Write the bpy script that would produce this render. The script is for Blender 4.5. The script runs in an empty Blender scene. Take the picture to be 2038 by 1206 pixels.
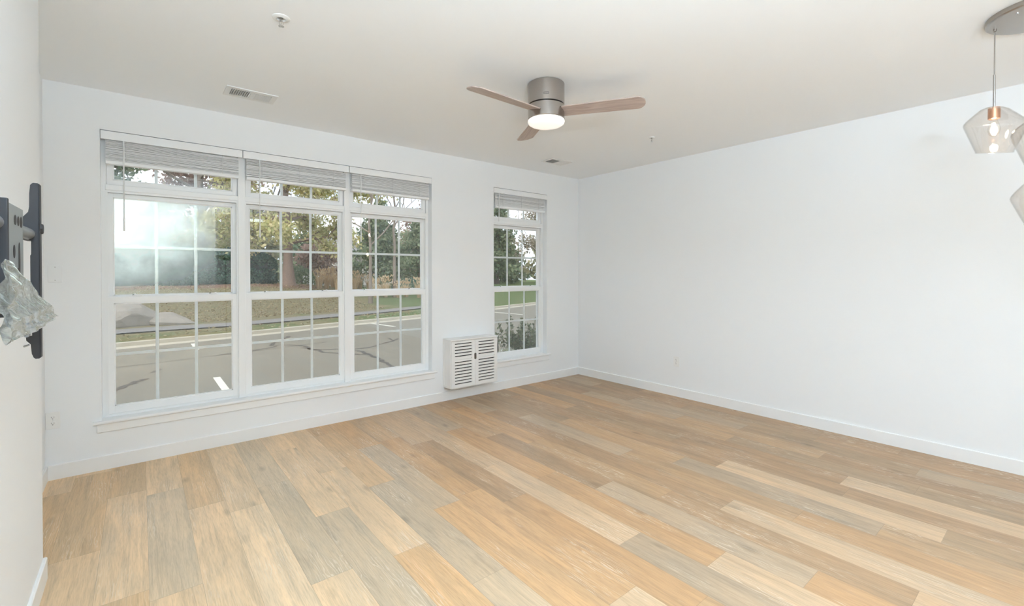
import bpy, bmesh, math, random
from mathutils import Vector, Matrix
PI = math.pi
C = bpy.context.scene.collection
SC = bpy.context.scene
R_ = random.Random(7)

# ------------------------------------------------------------------ camera
cam_d = bpy.data.cameras.new('camera'); cam = bpy.data.objects.new('camera', cam_d); C.objects.link(cam); SC.camera = cam
cam_d.sensor_fit = 'HORIZONTAL'; cam_d.sensor_width = 36.0; cam_d.lens = 913.37/2038*36
cam_d.shift_x = 0.0; cam_d.shift_y = -(603-551.56)/2038
cam_d.clip_start = 0.05; cam_d.clip_end = 500
yaw, pitch, roll = 0.68095, -0.007685, -0.000754
F = Vector((math.sin(yaw)*math.cos(pitch), math.cos(yaw)*math.cos(pitch), math.sin(pitch)))
Rr = Vector((math.cos(yaw), -math.sin(yaw), 0)); U = Rr.cross(F)
R2 = Rr*math.cos(roll)+U*math.sin(roll); U2 = -Rr*math.sin(roll)+U*math.cos(roll)
M = Matrix((R2, U2, -F)).transposed().to_4x4(); M.translation = Vector((-4.799, -4.438, 1.4156))
cam.matrix_world = M

# ------------------------------------------------------------------ view + world
SC.view_settings.view_transform = 'Standard'; SC.view_settings.look = 'None'
SC.view_settings.gamma = 1.0; SC.view_settings.exposure = 0.33
SC.view_settings.use_curve_mapping = False
SC.cycles.max_bounces = 14; SC.cycles.diffuse_bounces = 8; SC.cycles.transparent_max_bounces = 32
SC.cycles.sample_clamp_indirect = 6.0; SC.cycles.caustics_reflective = False; SC.cycles.caustics_refractive = False
w = bpy.data.worlds.new('world'); SC.world = w; w.use_nodes = True
nt = w.node_tree; nt.nodes.clear()
def N(nt, t, **k):
    n = nt.nodes.new(t)
    for a, v in k.items():
        if a.startswith('i_'): n.inputs[a[2:].replace('_', ' ')].default_value = v
        else: setattr(n, a, v)
    return n
out = N(nt, 'ShaderNodeOutputWorld'); bg = N(nt, 'ShaderNodeBackground'); bg.inputs['Strength'].default_value = 1.45
tc = N(nt, 'ShaderNodeTexCoord'); no = N(nt, 'ShaderNodeTexNoise', i_Scale=3.2, i_Detail=6.0, i_Roughness=.6)
mp = N(nt, 'ShaderNodeMapping'); mp.inputs['Scale'].default_value = (1, 1, 2.6)
rp = N(nt, 'ShaderNodeValToRGB'); rp.color_ramp.elements[0].position = .40; rp.color_ramp.elements[0].color = (.70, .80, .93, 1)
rp.color_ramp.elements[1].position = .56; rp.color_ramp.elements[1].color = (.93, .95, 1.0, 1)
nt.links.new(tc.outputs['Generated'], mp.inputs[0]); nt.links.new(mp.outputs[0], no.inputs['Vector']); nt.links.new(no.outputs[0], rp.inputs[0])
nt.links.new(rp.outputs[0], bg.inputs[0]); nt.links.new(bg.outputs[0], out.inputs[0])

# soft hazy sun from behind the building
sd = bpy.data.lights.new('sun', 'SUN'); sd.energy = 2.4; sd.angle = math.radians(12); sd.color = (1, .95, .88)
so = bpy.data.objects.new('sun', sd); C.objects.link(so)
so.rotation_euler = Vector((-.55, -.35, .75)).to_track_quat('Z', 'Y').to_euler(); so.location = (0, 0, 20)

# fill lamps added unseen behind the camera (fixtures are built further down)
FILL_LAMPS = [(-3.7, -4.55), (-2.8, -7.0)]
TORCH = [(-4.6, -5.3), (-3.4, -6.6)]; FILL_TORCH_W = (225.0, 18.0)  # uplighters added out of view to bounce fill off the ceiling
FILL_LAMP_W = (12.0, 4.0)
FAN_W = 5.0
BULB_W = .5

# ------------------------------------------------------------------ materials
MATS = {}
def mat(name, col=(.8, .8, .8), rough=.5, metal=0.0, bump=0.0, bscale=200, var=0.0, vscale=8, trans=0.0, emis=None, es=0, spec=None, aniso=0):
    if name in MATS: return MATS[name]
    m = bpy.data.materials.new(name); m.use_nodes = True; t = m.node_tree; b = t.nodes['Principled BSDF']
    b.inputs['Base Color'].default_value = (*col, 1); b.inputs['Roughness'].default_value = rough; b.inputs['Metallic'].default_value = metal
    if spec is not None: b.inputs['Specular IOR Level'].default_value = spec
    if trans: b.inputs['Transmission Weight'].default_value = trans
    if emis: b.inputs['Emission Color'].default_value = (*emis, 1); b.inputs['Emission Strength'].default_value = es
    co = N(t, 'ShaderNodeTexCoord')
    if bump:
        n = N(t, 'ShaderNodeTexNoise', i_Scale=float(bscale), i_Detail=3.0); bp = N(t, 'ShaderNodeBump', i_Strength=bump, i_Distance=.002)
        t.links.new(co.outputs['Object'], n.inputs['Vector']); t.links.new(n.outputs[0], bp.inputs['Height']); t.links.new(bp.outputs[0], b.inputs['Normal'])
    if var:
        n = N(t, 'ShaderNodeTexNoise', i_Scale=float(vscale), i_Detail=5.0); mx = N(t, 'ShaderNodeMixRGB', blend_type='MIX')
        mx.inputs[1].default_value = (*[c*(1-var) for c in col], 1); mx.inputs[2].default_value = (*[min(1, c*(1+var)) for c in col], 1)
        t.links.new(co.outputs['Object'], n.inputs['Vector']); t.links.new(n.outputs[0], mx.inputs[0]); t.links.new(mx.outputs[0], b.inputs['Base Color'])
    MATS[name] = m; return m
WALL = mat('wall_paint', (.865, .875, .88), .75, bump=.12, bscale=260)
CEIL = mat('ceiling_paint', (.90, .915, .93), .85, bump=.1, bscale=200)
TRIM = mat('trim_paint', (.87, .87, .86), .38)
VINYL = mat('white_vinyl', (.88, .885, .88), .3)
GRILLE = mat('grille_white', (.80, .83, .83), .35)
GAP = mat('dark_gap', (.10, .10, .10), .7)
BLIND = mat('blind_slat', (.87, .875, .875), .45)
CAB = mat('cabinet_white', (.86, .845, .82), .42)
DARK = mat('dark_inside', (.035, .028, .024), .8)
NICKEL = mat('brushed_nickel', (.43, .40, .375), .25, 1.0, bump=.08, bscale=90)
NICKELD = mat('satin_nickel_dark', (.40, .37, .34), .35, 1.0)
COPPER = mat('copper_socket', (.72, .42, .28), .35, .9)
BLADE = mat('blade_wood', (.42, .32, .275), .5, var=.12, vscale=30)
BLACK = mat('black_steel', (.028, .028, .031), .6)
GREYM = mat('grey_steel', (.25, .255, .26), .4, .5)
ZINC = mat('zinc_bolts', (.42, .45, .48), .3, 1.0)
PLATE = mat('outlet_white', (.86, .855, .835), .35)
CHROME = mat('chrome', (.75, .75, .75), .2, 1.0)
LENS = mat('lit_lens', (.95, .93, .9), .4, emis=(1, .92, .87), es=.42)
FIL = mat('bulb_filament', (1, .9, .7), .5, emis=(1, .80, .55), es=40)
VENT = mat('register_white', (.80, .80, .79), .45)
VENTIN = mat('register_inside', (.12, .11, .10), .8)

def glass_like(name, tint=(1, 1, 1), refl=1.0, rough=0.0, film=None):   # thin glass: same Fresnel reflection from both faces
    m = bpy.data.materials.new(name); m.use_nodes = True; t = m.node_tree; t.nodes.clear()
    o = N(t, 'ShaderNodeOutputMaterial'); tr = N(t, 'ShaderNodeBsdfTransparent'); tr.inputs[0].default_value = (*tint, 1)
    gl = N(t, 'ShaderNodeBsdfGlossy'); gl.inputs['Roughness'].default_value = rough
    fr = N(t, 'ShaderNodeFresnel', i_IOR=1.5); ml = N(t, 'ShaderNodeMath', operation='MULTIPLY', use_clamp=True); ml.inputs[1].default_value = refl
    mx = N(t, 'ShaderNodeMixShader')
    ge = N(t, 'ShaderNodeNewGeometry'); io = N(t, 'ShaderNodeMapRange'); io.inputs['To Min'].default_value = 1.5; io.inputs['To Max'].default_value = 1/1.5
    t.links.new(ge.outputs['Backfacing'], io.inputs[0]); t.links.new(io.outputs[0], fr.inputs['IOR'])
    t.links.new(fr.outputs[0], ml.inputs[0]); t.links.new(ml.outputs[0], mx.inputs[0]); t.links.new(tr.outputs[0], mx.inputs[1]); t.links.new(gl.outputs[0], mx.inputs[2])
    last = mx
    if film: last = film(t, mx)
    t.links.new(last.outputs[0], o.inputs[0]); MATS[name] = m; return m
PANE = glass_like('window_glass', (.97, .985, .98), 1.3)
def haze(t, mx):   # reflected glare painted as a pale film on the upper left pane, strongest upper left
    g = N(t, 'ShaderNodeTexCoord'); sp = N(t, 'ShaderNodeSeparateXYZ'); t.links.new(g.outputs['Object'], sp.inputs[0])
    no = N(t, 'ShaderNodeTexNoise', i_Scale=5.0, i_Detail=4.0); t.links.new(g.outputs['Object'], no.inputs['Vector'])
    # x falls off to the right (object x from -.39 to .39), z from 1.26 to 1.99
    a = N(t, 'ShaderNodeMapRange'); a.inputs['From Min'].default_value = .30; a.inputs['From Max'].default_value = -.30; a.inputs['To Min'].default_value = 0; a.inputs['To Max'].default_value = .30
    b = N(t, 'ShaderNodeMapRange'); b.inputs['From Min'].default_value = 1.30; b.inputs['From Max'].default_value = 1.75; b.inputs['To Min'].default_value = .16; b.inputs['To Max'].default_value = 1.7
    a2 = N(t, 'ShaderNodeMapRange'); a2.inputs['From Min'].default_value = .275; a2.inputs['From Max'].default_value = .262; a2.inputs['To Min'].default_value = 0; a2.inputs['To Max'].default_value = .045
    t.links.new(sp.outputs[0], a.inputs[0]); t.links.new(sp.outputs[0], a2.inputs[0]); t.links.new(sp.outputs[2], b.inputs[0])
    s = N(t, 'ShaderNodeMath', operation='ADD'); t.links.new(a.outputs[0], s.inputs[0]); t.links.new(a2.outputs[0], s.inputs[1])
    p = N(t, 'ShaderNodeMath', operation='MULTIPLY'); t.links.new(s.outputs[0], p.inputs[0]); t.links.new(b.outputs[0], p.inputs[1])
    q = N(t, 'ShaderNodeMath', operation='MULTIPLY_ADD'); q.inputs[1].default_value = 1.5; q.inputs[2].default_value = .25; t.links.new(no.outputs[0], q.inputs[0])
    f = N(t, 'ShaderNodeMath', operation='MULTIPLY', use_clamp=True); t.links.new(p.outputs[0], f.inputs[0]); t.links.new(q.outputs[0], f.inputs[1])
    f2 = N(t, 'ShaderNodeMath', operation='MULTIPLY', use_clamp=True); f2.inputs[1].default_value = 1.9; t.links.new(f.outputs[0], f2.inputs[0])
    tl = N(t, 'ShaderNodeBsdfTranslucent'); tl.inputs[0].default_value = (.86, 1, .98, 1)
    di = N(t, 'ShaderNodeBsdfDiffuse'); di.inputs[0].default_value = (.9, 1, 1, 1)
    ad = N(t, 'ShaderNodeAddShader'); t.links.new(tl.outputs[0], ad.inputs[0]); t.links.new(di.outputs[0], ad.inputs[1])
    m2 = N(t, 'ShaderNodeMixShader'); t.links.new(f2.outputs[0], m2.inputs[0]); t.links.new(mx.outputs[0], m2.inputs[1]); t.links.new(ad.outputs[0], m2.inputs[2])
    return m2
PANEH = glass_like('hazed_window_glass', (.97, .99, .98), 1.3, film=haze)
def scr(t, mx):
    di = N(t, 'ShaderNodeBsdfDiffuse'); di.inputs[0].default_value = (.24, .24, .22, 1); m2 = N(t, 'ShaderNodeMixShader'); m2.inputs[0].default_value = .20
    t.links.new(mx.outputs[0], m2.inputs[1]); t.links.new(di.outputs[0], m2.inputs[2]); return m2
SCREEN = glass_like('insect_screen', (1, 1, 1), 0.0, film=scr)
SHADE = glass_like('smoky_shade_glass', (.965, .95, .935), 1.3, rough=.03)
BULBG = glass_like('bulb_glass', (1, .98, .95), 1.5)
def film_bag(t, mx):
    di = N(t, 'ShaderNodeBsdfDiffuse'); di.inputs[0].default_value = (.80, .88, .88, 1); tl = N(t, 'ShaderNodeBsdfTranslucent'); tl.inputs[0].default_value = (.8, .88, .88, 1)
    ad = N(t, 'ShaderNodeAddShader'); t.links.new(di.outputs[0], ad.inputs[0]); t.links.new(tl.outputs[0], ad.inputs[1])
    m2 = N(t, 'ShaderNodeMixShader'); m2.inputs[0].default_value = .07
    t.links.new(mx.outputs[0], m2.inputs[1]); t.links.new(ad.outputs[0], m2.inputs[2]); return m2
BAG = glass_like('clear_plastic', (.95, .98, .98), 2.2, rough=.10, film=film_bag)

# vinyl plank floor: per-plank tone and seed live in mesh attributes, the grain is procedural
def floor_mat():
    m = bpy.data.materials.new('plank_floor'); m.use_nodes = True; t = m.node_tree; b = t.nodes['Principled BSDF']; L = t.links.new
    at = N(t, 'ShaderNodeAttribute', attribute_name='tone'); sd = N(t, 'ShaderNodeAttribute', attribute_name='seed')
    g = N(t, 'ShaderNodeTexCoord'); sp = N(t, 'ShaderNodeSeparateXYZ'); L(g.outputs['Object'], sp.inputs[0])
    ofs = N(t, 'ShaderNodeMath', operation='MULTIPLY'); ofs.inputs[1].default_value = 37.0; L(sd.outputs['Fac'], ofs.inputs[0])
    cx = N(t, 'ShaderNodeCombineXYZ'); L(sp.outputs[0], cx.inputs[0]); L(sp.outputs[1], cx.inputs[1]); L(ofs.outputs[0], cx.inputs[2])
    def noise(sx, sy, det, rough=.6, dist=0):
        mp = N(t, 'ShaderNodeMapping'); mp.inputs['Scale'].default_value = (sx, sy, 1); L(cx.outputs[0], mp.inputs[0])
        n = N(t, 'ShaderNodeTexNoise', i_Scale=1.0, i_Detail=float(det), i_Roughness=rough, i_Distortion=float(dist)); L(mp.outputs[0], n.inputs['Vector']); return n
    def ramp(n, stops):
        r = N(t, 'ShaderNodeValToRGB'); e = r.color_ramp.elements
        while len(e) < len(stops): e.new(.5)
        for i, (p, c) in enumerate(stops): e[i].position = p; e[i].color = (c, c, c, 1) if not isinstance(c, tuple) else (*c, 1)
        L(n.outputs[0], r.inputs[0]); return r
    base = at.outputs['Color']
    # broad grey / tan drift inside a plank
    n1 = noise(7, 1.3, 4, .6, .6); r1 = ramp(n1, [(.36, .0), (.62, 1.)])
    grey = N(t, 'ShaderNodeMixRGB', blend_type='MULTIPLY'); grey.inputs[0].default_value = 1; grey.inputs[2].default_value = (.87, .86, .85, 1); L(base, grey.inputs[1])
    warm = N(t, 'ShaderNodeMixRGB', blend_type='MULTIPLY'); warm.inputs[0].default_value = 1; warm.inputs[2].default_value = (1.06, 1.0, .93, 1); L(base, warm.inputs[1])
    m1 = N(t, 'ShaderNodeMixRGB'); L(r1.outputs[0], m1.inputs[0]); L(grey.outputs[0], m1.inputs[1]); L(warm.outputs[0], m1.inputs[2])
    # medium streaks
    n2 = noise(46, 2.2, 6, .65, .8); r2 = ramp(n2, [(.30, .78), (.50, .98), (.70, 1.08)])
    m2 = N(t, 'ShaderNodeMixRGB', blend_type='MULTIPLY'); m2.inputs[0].default_value = 1; L(m1.outputs[0], m2.inputs[1]); L(r2.outputs[0], m2.inputs[2])
    # fine pores
    n3 = noise(240, 14, 3, .6); r3 = ramp(n3, [(.34, .84), (.52, 1.0), (.75, 1.05)])
    m3 = N(t, 'ShaderNodeMixRGB', blend_type='MULTIPLY'); m3.inputs[0].default_value = .8; L(m2.outputs[0], m3.inputs[1]); L(r3.outputs[0], m3.inputs[2])
    # limed cathedral veins
    mpw = N(t, 'ShaderNodeMapping'); mpw.inputs['Scale'].default_value = (9, 1.0, 1); L(cx.outputs[0], mpw.inputs[0])
    wv = N(t, 'ShaderNodeTexWave', wave_type='RINGS', rings_direction='Z', i_Scale=2.6, i_Distortion=14.0, i_Detail=3.0); wv.inputs['Detail Scale'].default_value = 1.6; L(mpw.outputs[0], wv.inputs['Vector'])
    rw = ramp(wv, [(.84, 0.), (.97, 1.)]); n4 = noise(6, 1.6, 2); r4 = ramp(n4, [(.50, 0.), (.66, 1.)])
    mm = N(t, 'ShaderNodeMath', operation='MULTIPLY'); L(rw.outputs[0], mm.inputs[0]); L(r4.outputs[0], mm.inputs[1])
    mm2 = N(t, 'ShaderNodeMath', operation='MULTIPLY'); mm2.inputs[1].default_value = .42; L(mm.outputs[0], mm2.inputs[0])
    m4 = N(t, 'ShaderNodeMixRGB'); m4.inputs[2].default_value = (.80, .70, .56, 1); L(mm2.outputs[0], m4.inputs[0]); L(m3.outputs[0], m4.inputs[1])
    # knots
    vo = N(t, 'ShaderNodeTexVoronoi', i_Scale=1.0); mk = N(t, 'ShaderNodeMapping'); mk.inputs['Scale'].default_value = (5.5, 2.2, 1); L(cx.outputs[0], mk.inputs[0]); L(mk.outputs[0], vo.inputs['Vector'])
    rk = ramp(vo, [(.03, .62), (.16, 1.0)]); m5 = N(t, 'ShaderNodeMixRGB', blend_type='MULTIPLY'); m5.inputs[0].default_value = .75; L(m4.outputs[0], m5.inputs[1]); L(rk.outputs[0], m5.inputs[2])
    # seams
    uv = N(t, 'ShaderNodeUVMap', uv_map='UVMap'); su = N(t, 'ShaderNodeSeparateXYZ'); L(uv.outputs[0], su.inputs[0])
    def edge(o, wdt):
        a = N(t, 'ShaderNodeMath', operation='LESS_THAN'); a.inputs[1].default_value = wdt; L(o, a.inputs[0]); return a
    e1 = edge(su.outputs[0], .0016); e2 = edge(su.outputs[1], .0018); mxm = N(t, 'ShaderNodeMath', operation='MAXIMUM'); L(e1.outputs[0], mxm.inputs[0]); L(e2.outputs[0], mxm.inputs[1])
    sc = N(t, 'ShaderNodeMath', operation='MULTIPLY'); sc.inputs[1].default_value = .45; L(mxm.outputs[0], sc.inputs[0])
    m6 = N(t, 'ShaderNodeMixRGB'); m6.inputs[2].default_value = (.16, .11, .07, 1); L(sc.outputs[0], m6.inputs[0]); L(m5.outputs[0], m6.inputs[1])
    L(m6.outputs[0], b.inputs['Base Color'])
    b.inputs['Roughness'].default_value = .42; b.inputs['Specular IOR Level'].default_value = .45
    bp = N(t, 'ShaderNodeBump', i_Strength=.10, i_Distance=.0015); L(r2.outputs[0], bp.inputs['Height']); L(bp.outputs[0], b.inputs['Normal'])
    return m
FLOOR = floor_mat()

def leaf_mat(name, cols, rough=.6, trans=.42):
    m = bpy.data.materials.new(name); m.use_nodes = True; t = m.node_tree; b = t.nodes['Principled BSDF']
    g = N(t, 'ShaderNodeNewGeometry'); r = N(t, 'ShaderNodeValToRGB'); e = r.color_ramp.elements
    while len(e) < len(cols): e.new(.5)
    for i, c in enumerate(cols): e[i].position = i/max(1, len(cols)-1); e[i].color = (*c, 1)
    t.links.new(g.outputs['Random Per Island'], r.inputs[0]); t.links.new(r.outputs[0], b.inputs['Base Color']); b.inputs['Roughness'].default_value = rough
    b.inputs['Specular IOR Level'].default_value = .2
    tl = N(t, 'ShaderNodeBsdfTranslucent'); t.links.new(r.outputs[0], tl.inputs[0]); mx = N(t, 'ShaderNodeMixShader'); mx.inputs[0].default_value = trans
    o = t.nodes['Material Output']; t.links.new(b.outputs[0], mx.inputs[1]); t.links.new(tl.outputs[0], mx.inputs[2]); t.links.new(mx.outputs[0], o.inputs[0]); return m
L_YEL = leaf_mat('leaf_yellow_green', [(.40, .43, .18), (.60, .56, .25), (.70, .61, .36), (.48, .50, .22)])
L_HEDGE = leaf_mat('leaf_dark_hedge', [(.035, .085, .06), (.07, .15, .10), (.11, .20, .14)], .5, .1)
L_RUST = leaf_mat('leaf_rust', [(.34, .23, .19), (.46, .34, .28), (.38, .29, .24)])
L_PINE = leaf_mat('leaf_pine', [(.14, .20, .12), (.23, .28, .17), (.30, .33, .21)])
L_GREY = leaf_mat('leaf_grey_brown', [(.32, .27, .22), (.44, .38, .30), (.37, .36, .25)])
L_OLIVE = leaf_mat('leaf_olive', [(.28, .29, .17), (.38, .37, .22), (.44, .41, .26)])
L_BUSH = leaf_mat('leaf_bush', [(.10, .14, .09), (.18, .22, .13), (.30, .33, .20)], .5)
L_TEAL = leaf_mat('leaf_blue_green', [(.14, .22, .17), (.20, .29, .22)])
L_REED = leaf_mat('grass_straw', [(.55, .42, .26), (.70, .56, .38), (.80, .68, .50)])
L_REEDO = leaf_mat('grass_orange', [(.50, .36, .21), (.62, .46, .28), (.60, .50, .33)])
L_FALL = leaf_mat('fallen_leaf', [(.30, .25, .15), (.40, .34, .21), (.26, .19, .12)])
L_PALE = leaf_mat('pale_flower', [(.75, .72, .62), (.85, .83, .75), (.45, .5, .3)])
BARK = mat('bark', (.20, .165, .135), .9, var=.3, vscale=6, bump=.5, bscale=30)
BARKR = mat('bark_reddish', (.21, .145, .11), .9, var=.25, vscale=6, bump=.5, bscale=30)
ROCK = mat('rock', (.26, .235, .205), .9, var=.4, vscale=4, bump=.8, bscale=18)
ASPH = mat('asphalt', (.185, .173, .142), .9, var=.10, vscale=1.2, bump=.4, bscale=160)
CONC = mat('curb_concrete', (.42, .39, .32), .85, var=.08, vscale=5)
PATHM = mat('path_asphalt', (.19, .18, .175), .9, var=.08, vscale=5)
TAR = mat('tar_seal', (.075, .07, .065), .8)
LINE = mat('line_paint', (.66, .65, .58), .7)
HOUSE = mat('house_wall', (.66, .64, .60), .8)
ROOFM = mat('house_roof', (.22, .21, .21), .85)
def lawn_mat():
    m = bpy.data.materials.new('lawn'); m.use_nodes = True; t = m.node_tree; b = t.nodes['Principled BSDF']; L = t.links.new
    g = N(t, 'ShaderNodeTexCoord'); at = N(t, 'ShaderNodeAttribute', attribute_name='zone')
    n1 = N(t, 'ShaderNodeTexNoise', i_Scale=.7, i_Detail=6.0, i_Roughness=.7); n2 = N(t, 'ShaderNodeTexNoise', i_Scale=14.0, i_Detail=5.0, i_Roughness=.75)
    L(g.outputs['Object'], n1.inputs['Vector']); L(g.outputs['Object'], n2.inputs['Vector'])
    sp = N(t, 'ShaderNodeSeparateXYZ'); L(at.outputs['Vector'], sp.inputs[0])
    r1 = N(t, 'ShaderNodeValToRGB'); e = r1.color_ramp.elements; e[0].position = .42; e[0].color = (.115, .155, .065, 1); e[1].position = .58; e[1].color = (.20, .175, .10, 1)
    # zone x: 1 = leafy tan, 0 = green
    ad = N(t, 'ShaderNodeMath', operation='MULTIPLY_ADD'); ad.inputs[1].default_value = .30; L(sp.outputs[0], ad.inputs[0])
    sb = N(t, 'ShaderNodeMath', operation='SUBTRACT'); sb.inputs[1].default_value = .14; L(n1.outputs[0], sb.inputs[0]); L(sb.outputs[0], ad.inputs[2]); L(ad.outputs[0], r1.inputs[0])
    mu = N(t, 'ShaderNodeMixRGB'); mu.inputs[2].default_value = (.22, .135, .10, 1); L(sp.outputs[1], mu.inputs[0]); L(r1.outputs[0], mu.inputs[1])
    r2 = N(t, 'ShaderNodeValToRGB'); e = r2.color_ramp.elements; e[0].position = .3; e[0].color = (.6, .6, .6, 1); e[1].position = .7; e[1].color = (1.3, 1.3, 1.3, 1); L(n2.outputs[0], r2.inputs[0])
    mm = N(t, 'ShaderNodeMixRGB', blend_type='MULTIPLY'); mm.inputs[0].default_value = 1; L(mu.outputs[0], mm.inputs[1]); L(r2.outputs[0], mm.inputs[2]); L(mm.outputs[0], b.inputs['Base Color'])
    b.inputs['Roughness'].default_value = .95; b.inputs['Specular IOR Level'].default_value = .05
    bp = N(t, 'ShaderNodeBump', i_Strength=.8, i_Distance=.03); L(n2.outputs[0], bp.inputs['Height']); L(bp.outputs[0], b.inputs['Normal'])
    return m
LAWN = lawn_mat()

# ------------------------------------------------------------------ mesh helpers
class MB:
    def __init__(s): s.v = []; s.f = []; s.sm = set()
    def add(s, vs, fs, smooth=False):
        o = len(s.v); s.v += [tuple(v) for v in vs]
        for f in fs:
            if smooth: s.sm.add(len(s.f))
            s.f.append(tuple(i+o for i in f))
        return s
    def box(s, x0, x1, y0, y1, z0, z1):
        v = [(x, y, z) for z in (z0, z1) for y in (y0, y1) for x in (x0, x1)]
        return s.add(v, [(0, 2, 3, 1), (4, 5, 7, 6), (0, 1, 5, 4), (2, 6, 7, 3), (0, 4, 6, 2), (1, 3, 7, 5)])
    def bev(s, x0, x1, y0, y1, z0, z1, b=.002):
        bm = bmesh.new(); bmesh.ops.create_cube(bm, size=1)
        for v in bm.verts: v.co = Vector(((x0+x1)/2+v.co.x*(x1-x0), (y0+y1)/2+v.co.y*(y1-y0), (z0+z1)/2+v.co.z*(z1-z0)))
        bmesh.ops.bevel(bm, geom=bm.edges[:], offset=b, segments=2, affect='EDGES', profile=.5)
        return s.frombm(bm)
    def frombm(s, bm, smooth=False):
        bm.verts.index_update(); s.add([v.co for v in bm.verts], [[v.index for v in f.verts] for f in bm.faces], smooth); bm.free(); return s
    def tube(s, pts, rads, n=8, caps=True, smooth=True):
        pts = [Vector(p) for p in pts]; k = len(pts)
        if not hasattr(rads, '__len__'): rads = [rads]*k
        vs = []; prev = None
        for i, p in enumerate(pts):
            d = (pts[min(i+1, k-1)]-pts[max(i-1, 0)]).normalized()
            if prev is None: a = d.orthogonal().normalized()
            else: a = (prev-d*prev.dot(d)); a = a.normalized() if a.length > 1e-6 else d.orthogonal().normalized()
            prev = a; b = d.cross(a)
            for j in range(n):
                t = 2*PI*j/n; vs.append(p+(a*math.cos(t)+b*math.sin(t))*rads[i])
        fs = [(i*n+j, i*n+(j+1) % n, (i+1)*n+(j+1) % n, (i+1)*n+j) for i in range(k-1) for j in range(n)]
        s.add(vs, fs, smooth)
        if caps: s.add(vs[:n], [tuple(range(n))[::-1]]); s.add(vs[-n:], [tuple(range(n))])
        return s
    def lathe(s, prof, cx=0, cy=0, n=48, smooth=True, fn=None):
        vs = []; k = len(prof)
        for r, z in prof:
            for j in range(n):
                t = 2*PI*j/n; p = (cx+r*math.cos(t), cy+r*math.sin(t), z); vs.append(fn(p, t, r) if fn else p)
        fs = [(i*n+j, i*n+(j+1) % n, (i+1)*n+(j+1) % n, (i+1)*n+j) for i in range(k-1) for j in range(n)]
        return s.add(vs, fs, smooth)
    def disc(s, cx, cy, z, r, n=48, up=True):
        v = [(cx+r*math.cos(2*PI*j/n), cy+r*math.sin(2*PI*j/n), z) for j in range(n)]
        return s.add(v, [tuple(range(n)) if up else tuple(range(n))[::-1]])
    def prism(s, poly, a0, a1, axis='y'):   # poly in the two other axes
        n = len(poly)
        def P(u, v, a): return {'y': (u, a, v), 'x': (a, u, v), 'z': (u, v, a)}[axis]
        vs = [P(u, v, a0) for u, v in poly]+[P(u, v, a1) for u, v in poly]
        fs = [tuple(range(n)), tuple(range(2*n-1, n-1, -1))]+[(i, i+n, (i+1) % n+n, (i+1) % n) for i in range(n)]
        return s.add(vs, fs)
    def obj(s, name, m, parent=None, loc=None, fix=True):
        me = bpy.data.meshes.new(name); me.from_pydata(s.v, [], s.f); me.update()
        if s.sm:
            for i in s.sm: me.polygons[i].use_smooth = True
        if fix and len(s.f) < 60000:
            bm = bmesh.new(); bm.from_mesh(me)
            if s.sm: bmesh.ops.remove_doubles(bm, verts=bm.verts, dist=1e-6)
            bmesh.ops.recalc_face_normals(bm, faces=bm.faces); bm.to_mesh(me); bm.free()
        if s.sm:
            try: me.set_sharp_from_angle(angle=math.radians(38))
            except Exception: pass
        me.materials.append(m); o = bpy.data.objects.new(name, me); C.objects.link(o)
        if parent: o.parent = parent
        if loc: o.location = loc
        return o
def rel(mb, p):   # world coordinates -> coordinates of a thing placed at p
    mb.v = [(a-p[0], b-p[1], c-p[2]) for a, b, c in mb.v]; return mb
def thing(name, label, cat, loc=(0, 0, 0), rz=0, group=None):
    o = bpy.data.objects.new(name, None); o.empty_display_size = .1; C.objects.link(o); o.location = loc; o.rotation_euler = (0, 0, rz)
    o['label'] = label; o['category'] = cat
    if group: o['group'] = group
    return o
def tag(o, label, cat, group=None, kind=None):
    o['label'] = label; o['category'] = cat
    if group: o['group'] = group
    if kind: o['kind'] = kind
    return o
def struct(o): o['kind'] = 'structure'; return o
def lab(o, t): o['label'] = t; return o
def dup(root, loc, rz=None, label=None, group=None):
    r = root.copy(); C.objects.link(r); r.location = loc
    if rz is not None: r.rotation_euler = (0, 0, rz)
    if label: r['label'] = label
    if group: r['group'] = group
    for ch in list(root.children):
        c = ch.copy(); C.objects.link(c); c.parent = r
        for g in list(ch.children):
            d = g.copy(); C.objects.link(d); d.parent = c
    return r

# ------------------------------------------------------------------ room shell
H = 2.74; W = 5.309; BX = -5.154; BY = -1.44; REAR = -8.6; T = .20
XA0, XA1, XB0, XB1 = -5.0194, -2.3266, -1.4856, -.6046
ZS, ZT = .354, 2.4581
m = MB()
xs = [-W-.2, XA0, XA1, XB0, XB1, .2]
m.box(xs[0], xs[1], 0, T, -.16, H); m.box(xs[2], xs[3], 0, T, -.16, H); m.box(xs[4], xs[5], 0, T, -.16, H)
for a, b in ((XA0, XA1), (XB0, XB1)):
    m.box(a, b, 0, T, -.16, ZS-.022); m.box(a, b, 0, T, ZT, H)
struct(m.obj('wall_back', WALL))
struct(MB().box(0, .2, REAR, 0, -.16, H).obj('wall_right', WALL))
m = MB(); m.box(-W-.2, -W, BY, 0, -.16, H); m.box(-W-.2, BX, REAR, BY, -.16, H); struct(m.obj('wall_left', WALL))
struct(MB().box(-W-.2, .2, REAR-.2, REAR, -.16, H).obj('wall_front', WALL))
struct(MB().box(-W-.2, .2, REAR-.2, T, H, H+.25).obj('ceiling', CEIL))

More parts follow.
